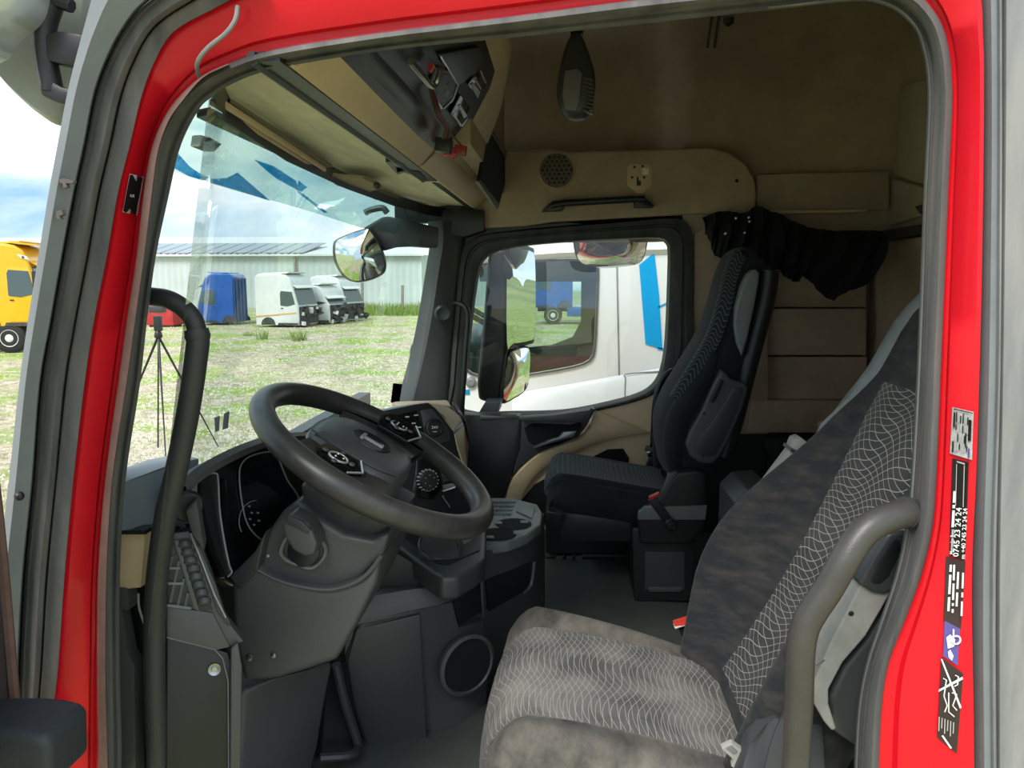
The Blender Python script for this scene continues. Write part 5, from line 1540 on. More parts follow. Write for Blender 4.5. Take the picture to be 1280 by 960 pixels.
# small plate on the front pillar
on_redL = on_red
s6 = G().prism([on_redL(a, b) for a, b in [(162, 217), (179, 221), (171, 269), (153, 265)]], (0, .0012, 0)).build('pillar_plate', white_print, label='narrow black plate with white border on the red front pillar', cat='sticker')
for l in ([(163, 218), (166, 219), (170, 227), (174, 221), (178, 222), (175, 240), (172, 254), (170, 268), (166, 267), (162, 260), (158, 266), (154, 264), (158, 242)],):
    G().prism([on_redL(a, b, .0062) for a, b in l], (0, .0006, 0)).build('plate_field', sticker_black, s6)
xx = on_redL(170, 245) - on_redL(162, 244)
text('cut', white_print, s6, on_redL(162.5, 246, .0075), xx, V(0, -1, 0).cross(xx) * (-1 if V(0, -1, 0).cross(xx).z < 0 else 1), .007, off=0, fit=.0065)

# ============================================================ opened driver door, hinge side
dd = thing('door_2', 'opened driver door with beige inner panel and black arm rest', None, (-.66, .5, 1.5), kind='structure')
G().prism([P(-6, 640, .80), P(20, 918, .82), P(20, 985, .82), P(-90, 985, .6), P(-90, 640, .6)], (-.05, .03, 0)).build('door_skin', pl_dark, dd, bev=.003)
G().prism([P(-60, 868, .70), P(0, 840, .80), P(11, 829, .81), P(19, 918, .81), P(10, 985, .80), P(-60, 985, .7)], (.0, -.012, 0)).build('beige_inner_panel', beige, dd, bev=.004)
G().box((-.70, .40, 1.72), (.07, .72, 1.02)).build('door_body', beige, dd, bev=.012)
G().box((-.745, .40, 1.70), (.02, .76, 1.10)).build('door_outer', red, dd, bev=.006)
G().box((-.655, .42, 1.86), (.03, .60, .22)).build('door_insert', pl_dark, dd, bev=.01)
fr_ = [V(-.70, .02, 2.22), V(-.70, .06, 2.75), V(-.69, .16, 2.93), V(-.66, .40, 2.97), V(-.64, .66, 2.93), V(-.66, .74, 2.80), V(-.69, .76, 2.22)]
G().tube(cr(fr_, 5), .02, 8).build('door_window_frame', rubber, dd)
wgl = G(); wgl.add(fr_, [tuple(range(len(fr_)))])
wgl.build('door_glass', glass_side, dd, smooth=0)
G().tube(cr([P(-14, 560, .80), P(-4, 640, .805), P(4, 720, .805), P(11, 800, .805), P(17, 870, .805), P(22, 925, .805), P(26, 985, .805)], 4), .0065, 8).build('door_seal', brown_seal, dd)
rows = []
for t, (sx, sy) in enumerate(((1, 1), (1, .97), (.96, .9), (.9, .84))):
    pass
G().prism(pp([(-60, 914), (0, 914), (30, 917), (50, 922), (61, 930), (62, 990), (-60, 990)], .70), (0, .07, 0)).build('arm_rest', mat('arm_rest_vinyl', (.030, .036, .042), .6, bump=.4, bscale=300), dd, bev=.014, seg=4)

# ============================================================ driver side mirror outside, upper left
dm = thing('driver_mirror', 'grey driver side mirror head with black bracket outside the front pillar', 'mirror', P(40, 150, .95))
sh = [(-120, -80), (60, -80), (120, -60), (110, 60), (95, 130), (76, 156), (50, 143), (25, 122), (8, 105), (-10, 85), (-60, 40)]
cl = cr(pp(sh, 1.02), 4, True)
c0 = sum(cl, Vector()) / len(cl)
G().loft([[c0 + (p - c0) * s + V(0, dy, 0) for p in cl] for s, dy in ((.9, -.012), (1, 0), (1, .03), (.9, .07), (.5, .11))], cu=True, cap=True).build('mirror_shell', mat('mirror_shell_olive', (.30, .32, .27), .35), dm, smooth=50)
hs_ = cr(pp([(-150, -100), (58, -100), (52, -20), (44, 15), (34, 30), (18, 40), (5, 54), (-8, 70), (-80, 90), (-150, 0)], .93), 4, True)
c1 = sum(hs_, Vector()) / len(hs_)
G().loft([[c1 + (p - c1) * s + V(0, dy, 0) for p in hs_] for s, dy in ((.55, -.05), (.85, -.035), (.97, -.012), (1, 0), (1, .02))], cu=True, cap=True).build('mirror_cap', mat('silver_cap', (.62, .64, .66), .25, .5), dm, smooth=50)
G().tube(cr(pp([(74, -40), (67, 0), (58, 28), (56, 55), (60, 85), (64, 105), (64, 115)], .96), 4), .013, 10).build('bracket', pl_black, dm)
G().tube(pp([(66, 0), (90, 8)], .955), .008, 8).build('bracket_arm', pl_black, dm)
G().prism(pp([(55, 42), (74, 38), (104, 43), (98, 82), (75, 80), (56, 75)], .95), (0, .02, 0)).build('bracket_arm', pl_black, dm, bev=.004)
G().prism(pp([(52, 102), (62, 99), (76, 108), (96, 112), (94, 135), (72, 129), (56, 122), (49, 118)], .95), (0, .02, 0)).build('bracket_arm', pl_black, dm, bev=.005)

# ============================================================ mirrors outside the windscreen and the passenger window
fm = thing('front_mirror', 'rounded front mirror on a black arm outside the windscreen top corner', 'mirror', P(460, 345, 2.9))
gl = [(419, 304), (424, 298), (440, 291), (458, 286), (463, 288), (474, 306), (480, 322), (481, 335), (476, 343), (460, 350), (444, 352), (433, 347), (424, 335), (419, 320)]
cl = cr(pp(gl, 2.88), 3, True)
c0 = sum(cl, Vector()) / len(cl)
G().loft([[c0 + (p - c0) * s + V(-dx, dy, 0) for p in cl] for s, dx, dy in ((1, 0, 0), (1.03, .0, .012), (1.0, .02, .04), (.7, .04, .08), (.3, .05, .1))], cu=True, cap=True).build('mirror_housing', pl_black, fm, smooth=60)
def bulgedisc(cl, c0, dep, n=6, nrm=V(0, -1, 0)):
    rows = []
    for k in range(1, n + 1):
        s = k / n
        rows.append([c0 + (p - c0) * (s * .97) + nrm * (dep * (1 - s * s) + .003) for p in cl])
    return rows
def tilt_rows(rows, c0, ax, ang):
    M = Matrix.Rotation(ang, 3, ax)
    return [[c0 + M @ (p - c0) for p in r] for r in rows]
rows = bulgedisc(cl, c0, .030)
g_ = G().loft(rows, cu=True)
g_.add(rows[0], [tuple(range(len(rows[0])))])
g_.build('mirror_glass', mirror, fm, smooth=80)
G().prism(pp([(462, 284), (486, 270), (505, 274), (549, 284), (548, 310), (520, 308), (498, 309), (480, 314), (474, 300)], 2.93), (-.04, .05, 0)).build('mirror_arm', pl_black, fm, bev=.008)
G().tube(cr(pp([(456, 266), (465, 262), (478, 260), (484, 266)], 2.95), 4), .012, 8).build('arm_joint', pl_soft, fm)
sm = thing('passenger_mirror', 'tall black passenger side mirror with two mirror glasses outside the door window', 'mirror', P(625, 540, 3.42))
G().prism(pp([(610, 316), (634, 312), (634, 440), (626, 500), (612, 504), (598, 500), (596, 480), (604, 400)], 3.40), (-.0, .14, 0)).build('mirror_housing', mat('mirror_black', (.016, .02, .02), .35), sm, bev=.02, seg=3)
def glassplate(l, Y, skew, name, dep=.0):
    """plate whose right edge lies further out, so that it looks rearward"""
    x0 = min(a for a, b in l); x1 = max(a for a, b in l)
    pts = cr([P(a, b, Y + skew * (a - x0) / (x1 - x0)) for a, b in l], 3, True)
    c0 = sum(pts, Vector()) / len(pts)
    u = pts[len(pts) // 4] - c0
    nrm = Vector()
    for i in range(len(pts)):
        nrm += (pts[i] - c0).cross(pts[(i + 1) % len(pts)] - c0)
    nrm.normalize()
    if nrm.y > 0: nrm = -nrm
    G().loft([[c0 + (p - c0) * s + nrm * d for p in pts] for s, d in ((1.0, .004), (1.06, -.002), (1.07, -.03), (.9, -.06))], cu=True, cap=True).build(name + '_shell', pl_black, sm, smooth=50)
    rows = [[c0 + (p - c0) * (s * .97) + nrm * (dep * (1 - s * s) + .0055) for p in pts] for s in (.2, .4, .6, .8, 1)]
    g_ = G().loft(rows, cu=True)
    g_.add(rows[0], [tuple(range(len(rows[0])))])
    g_.build(name, mirror, sm, smooth=80)
glassplate([(634, 313), (652, 310), (664, 313), (668, 322), (669, 380), (668, 420), (662, 427), (640, 431), (632, 430)], 3.40, .14, 'main_glass', .0)
glassplate([(634, 446), (645, 437), (656, 434), (662, 440), (661, 470), (657, 486), (644, 496), (628, 499)], 3.40, .12, 'wide_glass', .012)
G().prism(pp([(606, 503), (626, 503), (622, 519), (596, 520)], 3.27), (0, .2, 0)).build('mirror_foot', pl_soft, sm, bev=.006)
G().prism(pp([(630, 318), (640, 335), (641, 345), (636, 350), (630, 345)], 3.36), (0, .04, 0)).build('sensor_cap', pl_soft, sm, bev=.004)
km = thing('kerb_mirror', 'wide curved kerb mirror hanging above the passenger window outside', 'mirror', P(763, 335, 3.42))
gl = [(717, 280), (800, 278), (809, 290), (809, 300), (806, 318), (799, 329), (780, 333), (755, 335), (735, 332), (722, 324), (718, 305)]
kn_ = V(.0, -.80, -.60)
kp = P(763, 310, 3.40)
cl = cr([Q(a, b, kp, kn_) for a, b in gl], 3, True)
c0 = sum(cl, Vector()) / len(cl)
G().loft([[c0 + (p - c0) * s - kn_ * dy for p in cl] for s, dy in ((1, 0), (1.03, .01), (.97, .05), (.6, .1))], cu=True, cap=True).build('mirror_housing', pl_black, km, smooth=60)
rows = [[c0 + (p - c0) * (s * .975) + kn_ * (.03 * (1 - s * s) + .004) for p in cl] for s in (.1, .3, .5, .7, .85, 1)]
g_ = G().loft(rows, cu=True)
g_.add(rows[0], [tuple(range(len(rows[0])))])
g_.build('mirror_glass', mirror, km, smooth=80)
G().tube([V(c0.x, 3.215, 2.86), V(c0.x, 3.35, 2.88), V(c0.x, 3.50, 2.82)], .018, 10).build('mirror_stem', pl_black, km)

# ============================================================ tinted outside sun visor above the windscreen
vz = thing('outside_visor', 'translucent teal sun visor with blue film pieces outside the windscreen top', 'sun visor', (-.85, 2.0, zc + .12))
# lower edge follows the traced line, upper edge tucked under the roof
lo_ = cr(pp([(190, 205, 1.10), (240, 222, 1.28), (300, 240, 1.52), (345, 252, 1.74), (400, 268, 2.08), (450, 284, 2.50), (490, 292, 2.90), (520, 300, 3.1)]), 4)
hi_ = [V(wsp(min(1, max(0, (p.y - 1.02) / 2.05)), 1).x - .02, p.y, zc + .30) for p in lo_]
G().loft([hi_, mix(hi_, lo_, .5), lo_]).build('visor_sheet', visor_m, vz, smooth=70)
def vis(px, py):
    # nearest spot on the visor sheet for a pixel
    best, bd = None, 1e9
    d = ray(px, py).normalized()
    for i in range(len(lo_)):
        for k in range(41):
            q = lerp(hi_[i], lo_[i], k / 40)
            v_ = q - CAM
            e_ = (v_ - d * v_.dot(d)).length / v_.length
            if e_ < bd: best, bd = q, e_
    return best
def film(l, m=stripe_teal, name='blue_film'):
    l2 = []
    for i in range(len(l)):
        a, b = Vector(l[i]), Vector(l[(i + 1) % len(l)])
        for k in range(3): l2.append(lerp(a, b, k / 3))
    G().prism([P(a, b, vis(a, b).y) + V(-.004, 0, 0) for a, b in l2], (-.002, 0, 0)).build(name, m, vz)
film_m = glassmat('blue_film', (.12, .55, .80), .03)
film([(222, 210), (226, 192), (240, 208), (256, 219), (275, 226), (288, 222), (300, 216), (340, 251), (300, 238), (240, 220)], film_m)
film([(322, 200), (345, 208), (372, 226), (376, 238), (350, 224), (335, 212)], film_m)
film([(376, 226), (386, 234), (378, 240), (412, 266), (408, 266), (374, 240)], film_m)
G().prism(pp([(252, 168, 1.5), (262, 172, 1.5), (278, 180, 1.55), (268, 190, 1.5), (250, 183, 1.48)]), (-.02, 0, 0)).build('sensor_box', pl_soft, vz, bev=.004)
# ============================================================ yard
gd = G()
gd.add([V(-160, -60, 0), V(160, -60, 0), V(160, 160, 0), V(-160, 160, 0)], [(0, 1, 2, 3)])
gd.build('ground', gravel, kind='structure', label='pale gravel yard with patches of grass', smooth=0)
# grassy hill far behind
rows = []
for j in range(7):
    row = []
    for i in range(25):
        a = R(-40 + 130 * i / 24)
        r_ = 60 + j * 14
        h = (12 + 7 * math.sin(i * .55) + 4 * math.sin(i * 1.3 + 1)) * math.sin(math.pi * .5 * j / 6) if j else -.3
        row.append(V(20 + r_ * math.cos(a), 10 + r_ * math.sin(a), h))
    rows.append(row)
G().loft([[p for p in r if True] for r in rows]).build('hill', meadow, kind='structure', label='low green hill behind the yard', smooth=80)

def local(root, fwd, side=None):
    f = Vector(fwd).normalized()
    s = V(0, 0, 1).cross(f)
    return lambda x, y, z: Vector(root) + f * x + s * y + V(0, 0, z)

def truck_cab(name, label, root, fwd, body_m, H=2.9, Lc=2.2, Wd=2.3, chassis=False, damage=True, group=None, glass=None, dull=None, hood=.5, stripe=None):
    """cab-over cab: x forward, y left, z up from its underside"""
    o = thing(name, label, 'truck', root, group)
    T = local(root, fwd)
    z0 = .95 if chassis else .12
    top = z0 + H
    gm = glass or glass_dark
    hw = Wd / 2
    # shell: side outline lofted across the width
    prof = [(-Lc, z0), (-Lc, top - .25), (-Lc + .08, top - .08), (-Lc + .25, top), (-1.0, top), (-.72, top - .06), (-.48, top - .22), (-.36, top - .45), (-.27, top - .74), (.02, z0 + 1.0), (.05, z0 + .3), (.0, z0)]
    rows = []
    for y, s in ((-hw, .97), (-hw + .06, 1), (hw - .06, 1), (hw, .97)):
        rows.append([T(-Lc / 2 + (x + Lc / 2) * s, y, z0 + (z - z0) * s) for x, z in prof])
    G().loft(rows, cu=True, cap=True).build('cab_shell', body_m, o, smooth=30)
    # windscreen
    G().prism([T(-.255, -hw + .16, top - .80), T(-.255, hw - .16, top - .80), T(.00, hw - .12, z0 + 1.08), T(.00, -hw + .12, z0 + 1.08)], (T(.03, 0, .01) - T(0, 0, 0))).build('windscreen', gm, o)
    # grille, bumper or torn front
    if damage:
        for k in range(16):
            G().box(T(.05 + random.uniform(-.05, .22), random.uniform(-hw + .1, hw - .1), z0 + random.uniform(.05, .9)), (random.uniform(.1, .35), random.uniform(.1, .5), random.uniform(.08, .35)), Matrix.Rotation(random.uniform(0, 3), 3, 'Z') @ Matrix.Rotation(random.uniform(-.5, .5), 3, 'X')).build('bare_machinery', dark_metal if k % 4 else white_old, o)
        G().prism([T(.05, -hw + .08, z0 + .06), T(.05, hw - .08, z0 + .06), T(.06, hw - .08, z0 + .98), T(.06, -hw + .08, z0 + .98)], (T(.02, 0, 0) - T(0, 0, 0))).build('front_frame', dark_metal, o)
    else:
        G().prism([T(.05, -hw + .25, z0 + .15), T(.05, hw - .25, z0 + .15), T(.05, hw - .25, z0 + .9), T(.05, -hw + .25, z0 + .9)], (T(.03, 0, 0) - T(0, 0, 0))).build('grille', dark_metal, o)
    for s in (-1, 1):
        yy = s * (hw + .004)
        th = T(0, s * .012, 0) - T(0, 0, 0)
        door = G().prism([T(-.05, yy, z0 + .15), T(-.06, yy, z0 + 1.0), T(-.28, yy, top - .85), T(-.95, yy, top - .80), T(-1.05, yy, top - 1.0), T(-1.08, yy, z0 + .35), T(-1.0, yy, z0 + .15)], th).build('door', body_m, o, bev=.01)
        w_ = s * (hw + .022)
        G().prism([T(-.14, w_, z0 + 1.12), T(-.30, w_, top - .95), T(-.93, w_, top - .90), T(-.99, w_, top - 1.02), T(-.99, w_, z0 + 1.05), T(-.6, w_, z0 + 1.0)], th).build('door_window', gm, o)
        G().box(T(-.9, s * (hw + .03), z0 + .9), (.12, .04, .04)).build('door_handle', pl_black, o)
        G().prism([T(.0, yy, z0 + .02), T(.0, yy, z0 + .12), T(-1.15, yy, z0 + .12), T(-1.2, yy, z0 + .0)], th).build('step', dark_metal, o)
        if stripe:
            G().prism([T(-Lc + .02, yy, z0 + .42), T(-.1, yy, z0 + .62), T(-.1, yy, z0 + .68), T(-Lc + .02, yy, z0 + .48)], th * 2).build('side_stripe', stripe, o)
        # arch
        arc = [T(-1.75 + .42 * math.cos(a), yy, z0 + .02 + .40 * math.sin(a)) for a in [math.pi * k / 10 for k in range(11)]]
        G().prism(arc, th * 1.5).build('wheel_arch', dark_metal, o)
    G().prism([T(-Lc + .35, -hw + .15, top), T(-.70, -hw + .15, top), T(-.55, -hw + .2, top + .06), T(-.55, hw - .2, top + .06), T(-.70, hw - .15, top), T(-Lc + .35, hw - .15, top)], (0, 0, .05)).build('roof_cap', body_m, o, bev=.02)
    G().prism([T(-.30, -hw + .1, top - .62), T(-.30, hw - .1, top - .62), T(-.05, hw - .1, top - .76), T(-.05, -hw + .1, top - .76)], (0, 0, .03)).build('sun_shield', body_m if dull is None else dull, o)
    if dull:
        G().prism([T(-Lc - .005, -hw + .02, z0 + .02), T(-Lc - .005, hw - .02, z0 + .02), T(-Lc - .005, hw - .05, top - .25), T(-Lc - .005, -hw + .05, top - .25)], (T(-.03, 0, 0) - T(0, 0, 0))).build('rear_panel', dull, o)
        for k in range(4):
            yy = -hw + .3 + k * (Wd - .6) / 3
            G().bar(T(-Lc - .04, yy, z0 + .1), T(-Lc - .04, yy, top - .35), .08, .05).build('rear_rib', dull, o)
    if chassis:
        for x in (-1.1, -4.6):
            for s in (-1, 1):
                wv = T(x, s * (hw - .16), .52)
                ax = T(0, s, 0) - T(0, 0, 0)
                wh = G().lathe([(.30, .16), (.46, .16), (.52, .12), (.52, -.12), (.46, -.16)], wv, ax, 26).build('wheel', tyre, o)
                G().lathe([(.31, .13), (.30, .17), (.20, .12), (.12, .17), (.04, .18)], wv, ax, 20).build('wheel_rim', white_old, wh)
        for s in (-1, 1):
            G().bar(T(-.2, s * .4, .85), T(-6.0, s * .4, .85), .12, .28).build('chassis_rail', dark_metal, o)
        G().prism([T(-1.9, -hw + .02, .45), T(-3.6, -hw + .02, .45), T(-3.6, -hw + .02, 1.0), T(-1.9, -hw + .02, 1.0)], (T(0, 2 * hw - .04, 0) - T(0, 0, 0))).build('side_skirt', body_m, o, bev=.03)
    return o

def at(px, py):                 # a spot on the yard
    return PZ(px, py, 0.0)
def fw(deg):                    # heading, degrees clockwise from image right
    return V(math.cos(R(deg)), -math.sin(R(deg)), 0)

# blue cab facing left, two scrapped white cabs and a third behind
def place(px_front, py, **k):
    return at(px_front, py)
truck_cab('blue_truck_cab', 'blue truck cab with dark rear wall parked before the grey shed', at(258, 405), fw(175), blue_paint, H=2.75, damage=False, dull=blue_dark, group=None, Lc=2.0)
truck_cab('white_truck_cab', 'white high roof cab with yellow side stripe and torn off front', at(386, 408), fw(9), white_old, H=2.72, Lc=2.5, stripe=orange_stripe)
truck_cab('white_truck_cab', 'small white cab with smashed windscreen, between the other white cabs', at(424, 404.4), fw(12), white_old, H=2.1, Lc=1.9)
truck_cab('white_truck_cab', 'white cab standing last in the row, right by the open gravel', at(444, 401.4), fw(12), white_old, H=2.6, Lc=2.4)
truck_cab('yellow_truck', 'bright yellow truck cab seen beyond the front pillar', at(72, 437), fw(-14), yellow_paint, H=2.85, damage=False, chassis=True, Lc=2.3)
yt = [o for o in COL.objects if o.name == 'yellow_truck'][0]
yT = local(ORG[yt], fw(-14))
lm = G().prism([yT(-.62, -1.168, 3.44), yT(-.30, -1.168, 3.36), yT(-.24, -1.168, 3.24), yT(-.50, -1.168, 3.30)], yT(0, -.03, 0) - yT(0, 0, 0)).build('roof_lamp', white_paint, yt, bev=.01)
G().sph(yT(-.42, -1.20, 3.33), (.05, .02, .04)).build('lamp_lens', dark_metal, lm)
G().prism([yT(-.9, -1.05, 3.82), yT(.0, -1.05, 3.72), yT(.0, 1.05, 3.72), yT(-.9, 1.05, 3.82)], (0, 0, .06)).build('roof_spoiler', yellow_paint, yt)
for s_ in (-1, 1):
    G().box(yT(-.02, s_ * 1.38, 2.55), (.14, .14, .6)).build('mirror', pl_black, yt, bev=.03)
    G().tube([yT(-.1, s_ * 1.16, 2.2), yT(-.02, s_ * 1.38, 2.3)], .03, 8).build('mirror_arm', pl_black, yt)
# red box on the yard
rc = thing('red_skip', 'low red metal container behind the tripod', 'container', at(200, 408))
q = at(200, 409)
G().box(q + V(0, .6, .75), (1.5, 1.2, 1.3)).build('container_box', mat('old_red', (.42, .03, .03), .6, var=.2, vscale=2), rc, bev=.03)
G().box(q + V(0, .6, 1.42), (1.6, 1.3, .08)).build('container_rim', red_dirty, rc, bev=.01)
G().box(q + V(0, .6, .05), (1.3, 1.0, .10)).build('container_skid', dark_metal, rc)

# ---- shed
D = at(528, 386)
sd = thing('shed', 'long grey corrugated metal shed with solar panels on its roof', 'building', D)
ze, zr = 4.6, 5.6
x1, y1 = D.x, D.y
x0 = x1 - 62
n = 220
rows = [[], []]
for k in range(n + 1):
    X = x0 + (x1 - x0) * k / n
    dy = .05 if k % 2 else 0
    rows[0].append(V(X, y1 + dy, 0)); rows[1].append(V(X, y1 + dy, ze))
G().loft(rows).build('front_wall', sheet, sd, smooth=0)
rows = [[], []]
for k in range(61):
    Y = y1 + 16 * k / 60
    dx = .05 if k % 2 else 0
    X = x1 + 10 * k / 60
    rows[0].append(V(X - dx, Y, 0)); rows[1].append(V(X - dx, Y, ze))
G().loft(rows).build('gable_wall', sheet, sd, smooth=0)
rows = [[], []]
for k in range(n + 1):
    X = x0 - .3 + (x1 - x0 + .6) * k / n
    dz = .06 if k % 2 else 0
    rows[0].append(V(X, y1 - .4, ze + dz)); rows[1].append(V(X + 2, y1 + 9, zr + 1.0 + dz))
G().loft(rows).build('roof', sheet_roof, sd, smooth=0)
G().bar(V(x0, y1 - .42, ze - .02), V(x1 + .3, y1 - .42, ze - .02), .12, .16).build('gutter', sheet_roof, sd)
G().bar(V(PZ(372, 390, 0).x * (y1 / PZ(372, 390, 0).y), y1 - .2, 0), V(PZ(372, 390, 0).x * (y1 / PZ(372, 390, 0).y), y1 - .2, ze), .15, .15).build('downpipe', wood_post, sd)
# solar panels in a row
pw = 1.28
xr = P(381, 312, y1).x
pm = None
for k in range(24):
    X = xr - (k + 1) * pw
    a = V(X + .08, y1 - .1, ze + .16); b = V(X + pw - .08, y1 - .1, ze + .16)
    c_ = V(X + pw + .85, y1 + 3.2, ze + 1.12); d_ = V(X + .95, y1 + 3.2, ze + 1.12)
    if pm is None:
        pm = G().prism([a, b, c_, d_], (0, 0, .06)).build('solar_panel', solar, sd)
        base = X
    else:
        c2 = pm.copy(); COL.objects.link(c2); c2.location = V(X - base, 0, 0)
# posts in the strip of grass
for (a, b, h, lb) in ((532, 393, 1.9, 'weathered wooden post standing at the corner of the grey shed'), (503, 392, 2.1, 'weathered wooden post alone in the grass before the plain shed wall'), (453, 392, 2.3, 'weathered wooden post right behind the last white cab')):
    G().bar(at(a, b), at(a, b) + V(.05, 0, h), .18, .14).build('fence_post', wood_post, label=lb, cat='post', group='posts before the shed')
# tall grass along the shed (uncountable)
gg = G()
def tuft(c, r, h, n):
    for k in range(n):
        a = random.uniform(0, 6.28)
        q = c + V(math.cos(a), math.sin(a), 0) * (r * math.sqrt(random.random()))
        l = V(random.uniform(-.4, .4) * h, random.uniform(-.4, .4) * h, h * random.uniform(.6, 1.1))
        wv = V(math.cos(a + 1.5), math.sin(a + 1.5), 0) * (h * .028)
        gg.add([q - wv, q + wv, q + l * .6 + wv * .6, q + l, q + l * .6 - wv * .6], [(0, 1, 2, 3, 4)])
for k in range(420):
    px = random.uniform(440, 575)
    c = at(px, random.uniform(389, 395))
    tuft(c, .7, random.uniform(.5, .95), 9)
for k in range(160):
    tuft(at(random.uniform(180, 460), random.uniform(398, 408)), .5, random.uniform(.2, .4), 5)
for (px, py, h) in ((375, 426, .55), (330, 424, .45), (360, 424, .2), (312, 420, .25)):
    c = at(px, py)
    tuft(c, .35, h, 70)
# low patches scattered over the gravel
for k in range(520):
    px, py = random.uniform(175, 560), random.uniform(420, 575)
    c = at(px, py)
    tuft(c, random.uniform(.15, .5), random.uniform(.05, .12), 10)
for k in range(120):
    tuft(at(random.uniform(-10, 40), random.uniform(445, 650)), .3, .08, 8)
gg.build('tall_grass', grass_m, kind='stuff', label='green and yellow grass growing in tufts on the yard', cat='grass', smooth=0)
# loose stones (uncountable)
gs = G()
def stone(c, r):
    vs = []
    for v_ in ((1, 0, 0), (-1, 0, 0), (0, 1, 0), (0, -1, 0), (0, 0, 1)):
        vs.append(c + Vector(v_) * r * random.uniform(.6, 1.2))
    gs.add(vs, [(0, 2, 4), (2, 1, 4), (1, 3, 4), (3, 0, 4)])
for k in range(20000):
    px = random.uniform(120, 600) if k % 3 else random.uniform(-420, 900)
    py = 400 + 210 * random.random() ** 1.0
    c = at(px, py)
    stone(c, random.uniform(.012, .030) * (1 + c.y / 60))
gs.build('loose_stones', mat('pale_stone', (.62, .58, .48), .9, var=.25, vscale=.7), kind='stuff', label='pale crushed stones scattered over the yard', cat='gravel', smooth=0)

# ---- tripod with camera on the yard
c = at(198, 566)
tp = thing('tripod', 'thin black camera tripod standing on the gravel beyond the windscreen', 'tripod', V(c.x, c.y, 0))
hy = c.y
hub = P(198, 420, hy)
top_ = P(197, 385, hy)
sc_ = hy / 960
G().tube([V(c.x, hy, .08), hub + V(0, 0, .02)], .012, 8).build('centre_column', pl_black, tp)
for (px, py, dy) in ((168, 548, .3), (272, 560, .35), (215, 575, -.5)):
    f_ = at(px, py)
    G().tube([hub, V(f_.x, hy + dy * 1.2, .0)], [.02, .010], 6).build('leg', pl_black, tp)
G().lathe([(.05, -.03), (.06, 0), (.05, .05), (.03, .09)], hub, (0, 0, 1), 12).build('hub', pl_black, tp)
G().box(lerp(hub, top_, .45), (.10, .08, .22)).build('pan_head', pl_black, tp, bev=.01)
G().box(top_ + V(0, 0, -.02), (.22, .12, .10)).build('camera_body', pl_dark, tp, bev=.02)

# ---- white truck alongside
wt = thing('white_truck', 'white truck cab with cyan stripe parked beside the passenger window', 'truck', P(720, 700, 4.7) * 1.0)
YW = 4.65
def WP(l, dY=0):
    return pp(l, YW + dY)
hole = cr(WP([(588, 345), (596, 336), (615, 330), (680, 327), (735, 326), (744, 330), (746, 345), (744, 400), (742, 435), (736, 450), (715, 458), (670, 466), (640, 470), (610, 470), (590, 466), (581, 455), (579, 430), (581, 400), (584, 370)]), 2, True)
c0 = sum(hole, Vector()) / len(hole)
def ringout(s0):
    # push the hole outline onto a big rectangle
    xa, xb, za, zb_ = P(548, 400, YW).x, P(1000, 400, YW).x, 1.0, 3.85
    out = []
    for p in hole:
        d = p - c0
        t = min([(xb - c0.x) / d.x if d.x > 1e-6 else 1e9, (xa - c0.x) / d.x if d.x < -1e-6 else 1e9, (zb_ - c0.z) / d.z if d.z > 1e-6 else 1e9, (za - c0.z) / d.z if d.z < -1e-6 else 1e9])
        out.append(c0 + d * t)
    return out
big = ringout(0)
edge = [c0 + (p - c0) * 1.02 for p in hole]
G().loft([[p + V(0, .03, 0) for p in hole], hole, edge, big], cu=True).build('near_side', white_paint, wt, smooth=30)
wf = G().loft([[p + V(0, .01, 0) for p in hole], [p + V(0, -.012, 0) for p in hole], [c0 + (p - c0) * 1.03 + V(0, -.014, 0) for p in hole], [c0 + (p - c0) * 1.035 for p in hole]], cu=True).build('window_seal', rubber, wt)
g_ = G(); g_.add([p + V(0, .02, 0) for p in hole], [tuple(range(len(hole)))])
g_.build('near_window', glass_truck, wt, smooth=0)
# far side with an opening looking out to the yard
YF = 7.0
fo = pp([(560, 352), (725, 362), (726, 400), (716, 420), (690, 430), (560, 442)], YF)
xa, xb = P(548, 400, YW).x, P(1000, 400, YW).x
def rect(y0, xa, xb, za, zb_):
    return [V(xa, y0, za), V(xb, y0, za), V(xb, y0, zb_), V(xa, y0, zb_)]
zA, zB = min(p.z for p in fo), max(p.z for p in fo)
xA, xB = fo[0].x, fo[2].x
fs = G()
fs.box(((xa + xb) / 2, YF, (1.0 + zA) / 2), (xb - xa, .06, zA - 1.0))
fs.box(((xa + xb) / 2, YF, (3.85 + zB) / 2), (xb - xa, .06, 3.85 - zB))
fs.box(((xB + xb) / 2, YF, (zA + zB) / 2), (xb - xB, .06, zB - zA))
fs.build('far_side', pl_dark, wt)
lowp = pp([(555, 446), (690, 431), (716, 421), (728, 398), (728, 470), (555, 470)], YF - .04)
G().prism(lowp, (0, .03, 0)).build('far_door_trim', pl_dark, wt)
G().box(((xa + xb) / 2, (YW + YF) / 2, 3.82), (xb - xa, YF - YW, .06)).build('roof', white_paint, wt)
G().box(((xa + xb) / 2, (YW + YF) / 2, 1.03), (xb - xa, YF - YW, .06)).build('cab_floor', pl_dark, wt)
G().box((xb, (YW + YF) / 2, 2.4), (.06, YF - YW, 2.9)).build('rear_wall', pl_dark, wt)
G().box((P(800, 400, YW).x + .1, YW + .9, 1.95), (.35, .6, 1.2)).build('seat', pl_dark, wt, bev=.1)
G().torus(P(598, 395, YW + .5), (.5, 0, .86), .21, .018, 32, 8).build('steering_wheel', pl_black, wt)
G().box((xa + .05, (YW + YF) / 2, 1.75), (.5, YF - YW - .1, .9)).build('dash', pl_dark, wt, bev=.05)
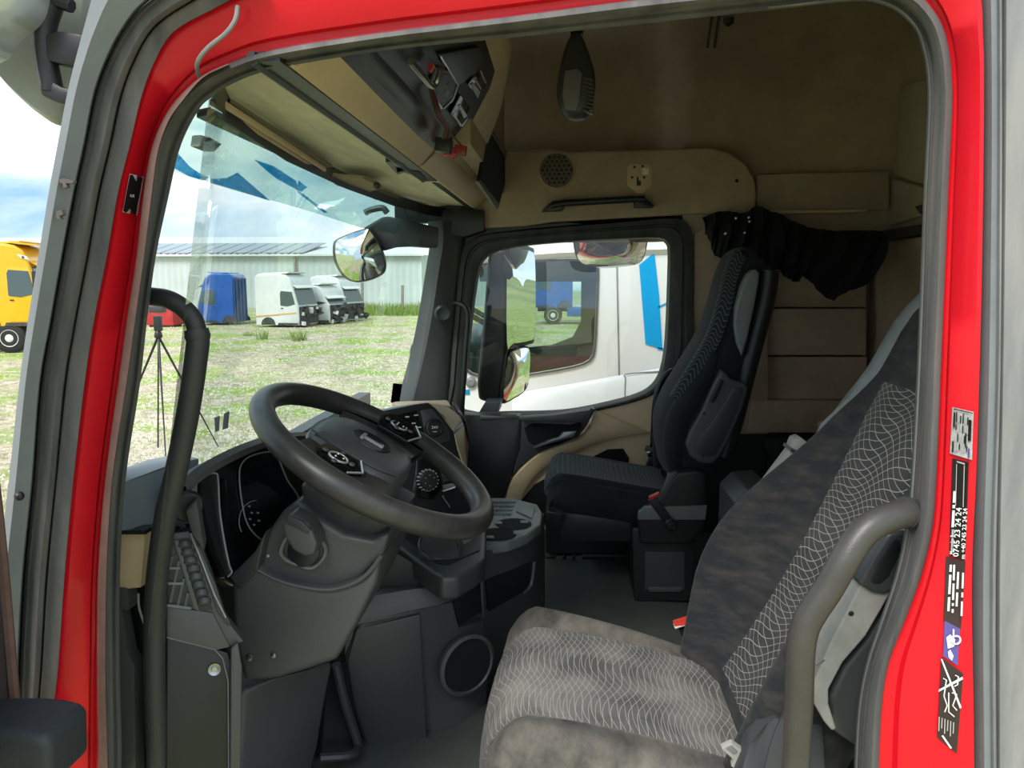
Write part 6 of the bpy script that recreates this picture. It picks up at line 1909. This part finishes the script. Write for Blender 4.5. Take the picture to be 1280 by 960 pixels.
# front corner, seams and handle recess
for l in ([(769, 270), (771, 270), (776, 520), (774, 520)],):
    G().prism(WP(l, -.004), (0, .004, 0)).build('door_seam', rubber_grey, wt)
G().prism(WP([(560, 296), (870, 282), (870, 286), (560, 301)], -.01), (0, .012, 0)).build('roof_crease', white_paint, wt)
G().loft([WP([(560, 322), (700, 312), (870, 306)], -.002), WP([(560, 326), (700, 316), (870, 310)], -.03), WP([(560, 334), (700, 323), (870, 317)], -.002)]).build('side_moulding', white_paint, wt)
G().loft([WP([(640, 492), (700, 482), (870, 452)], -.002), WP([(640, 496), (700, 486), (870, 456)], -.025), WP([(640, 530), (700, 520), (870, 500)], -.03)]).build('lower_bulge', white_paint, wt, smooth=60)
rc_ = cr(WP([(781, 505), (782, 475), (788, 467), (870, 462)], -.028), 4)
G().tube(rc_, .004, 5).build('flap_seam', rubber_grey, wt)
# cyan livery stripe
G().prism(WP([(799, 331), (818, 316), (824, 370), (828, 437), (807, 430)], -.006), (0, .004, 0)).build('cyan_stripe', stripe_blue, wt)
for l in ([(818, 316), (850, 311), (850, 313), (818, 318)], [(823, 383), (850, 370), (850, 372), (823, 385)], [(822, 434), (850, 439), (850, 441), (822, 437)]):
    G().prism(WP(l, -.006), (0, .004, 0)).build('cyan_line', stripe_blue, wt)
for x_ in (-.15, 3.4):
    for y_ in (YW + .18, YF - .18):
        wv = V(P(700, 400, YW).x + x_, y_, .52)
        G().lathe([(.30, .16), (.46, .16), (.52, .12), (.52, -.12), (.46, -.16), (.3, -.16)], wv, (0, -1, 0), 26).build('wheel', tyre, wt)
for y_ in (YW + .75, YF - .75):
    G().bar(V(xa + .2, y_, .95), V(xb + 2.2, y_, .95), .12, .26).build('chassis_rail', dark_metal, wt)
G().prism([V(xa, YW, 1.0), V(xa, YW, 2.0), V(xa + .12, YW, 3.0), V(xa + .3, YW, 3.85), V(xa + .3, YF, 3.85), V(xa + .12, YF, 3.0), V(xa, YF, 2.0), V(xa, YF, 1.0)][:4], (0, .04, 0)).build('front_corner', white_paint, wt)
# indicator and small mark ahead of the door
G().lathe([(.035, 0), (.032, .02), (.02, .03)], P(589, 478, YW), (0, -1, 0), 14).build('marker_lamp', pl_grey, wt)
G().box(P(584, 490, YW), (.03, .012, .03)).build('side_mark', stripe_teal, wt)

# blue truck on the road beyond, seen through the white truck's windows
bt_ = truck_cab('blue_truck', 'blue lorry with round wheel seen through the white cab windows', at(668, 404), fw(180), blue_paint, H=2.7, damage=False, chassis=True, Lc=2.2)
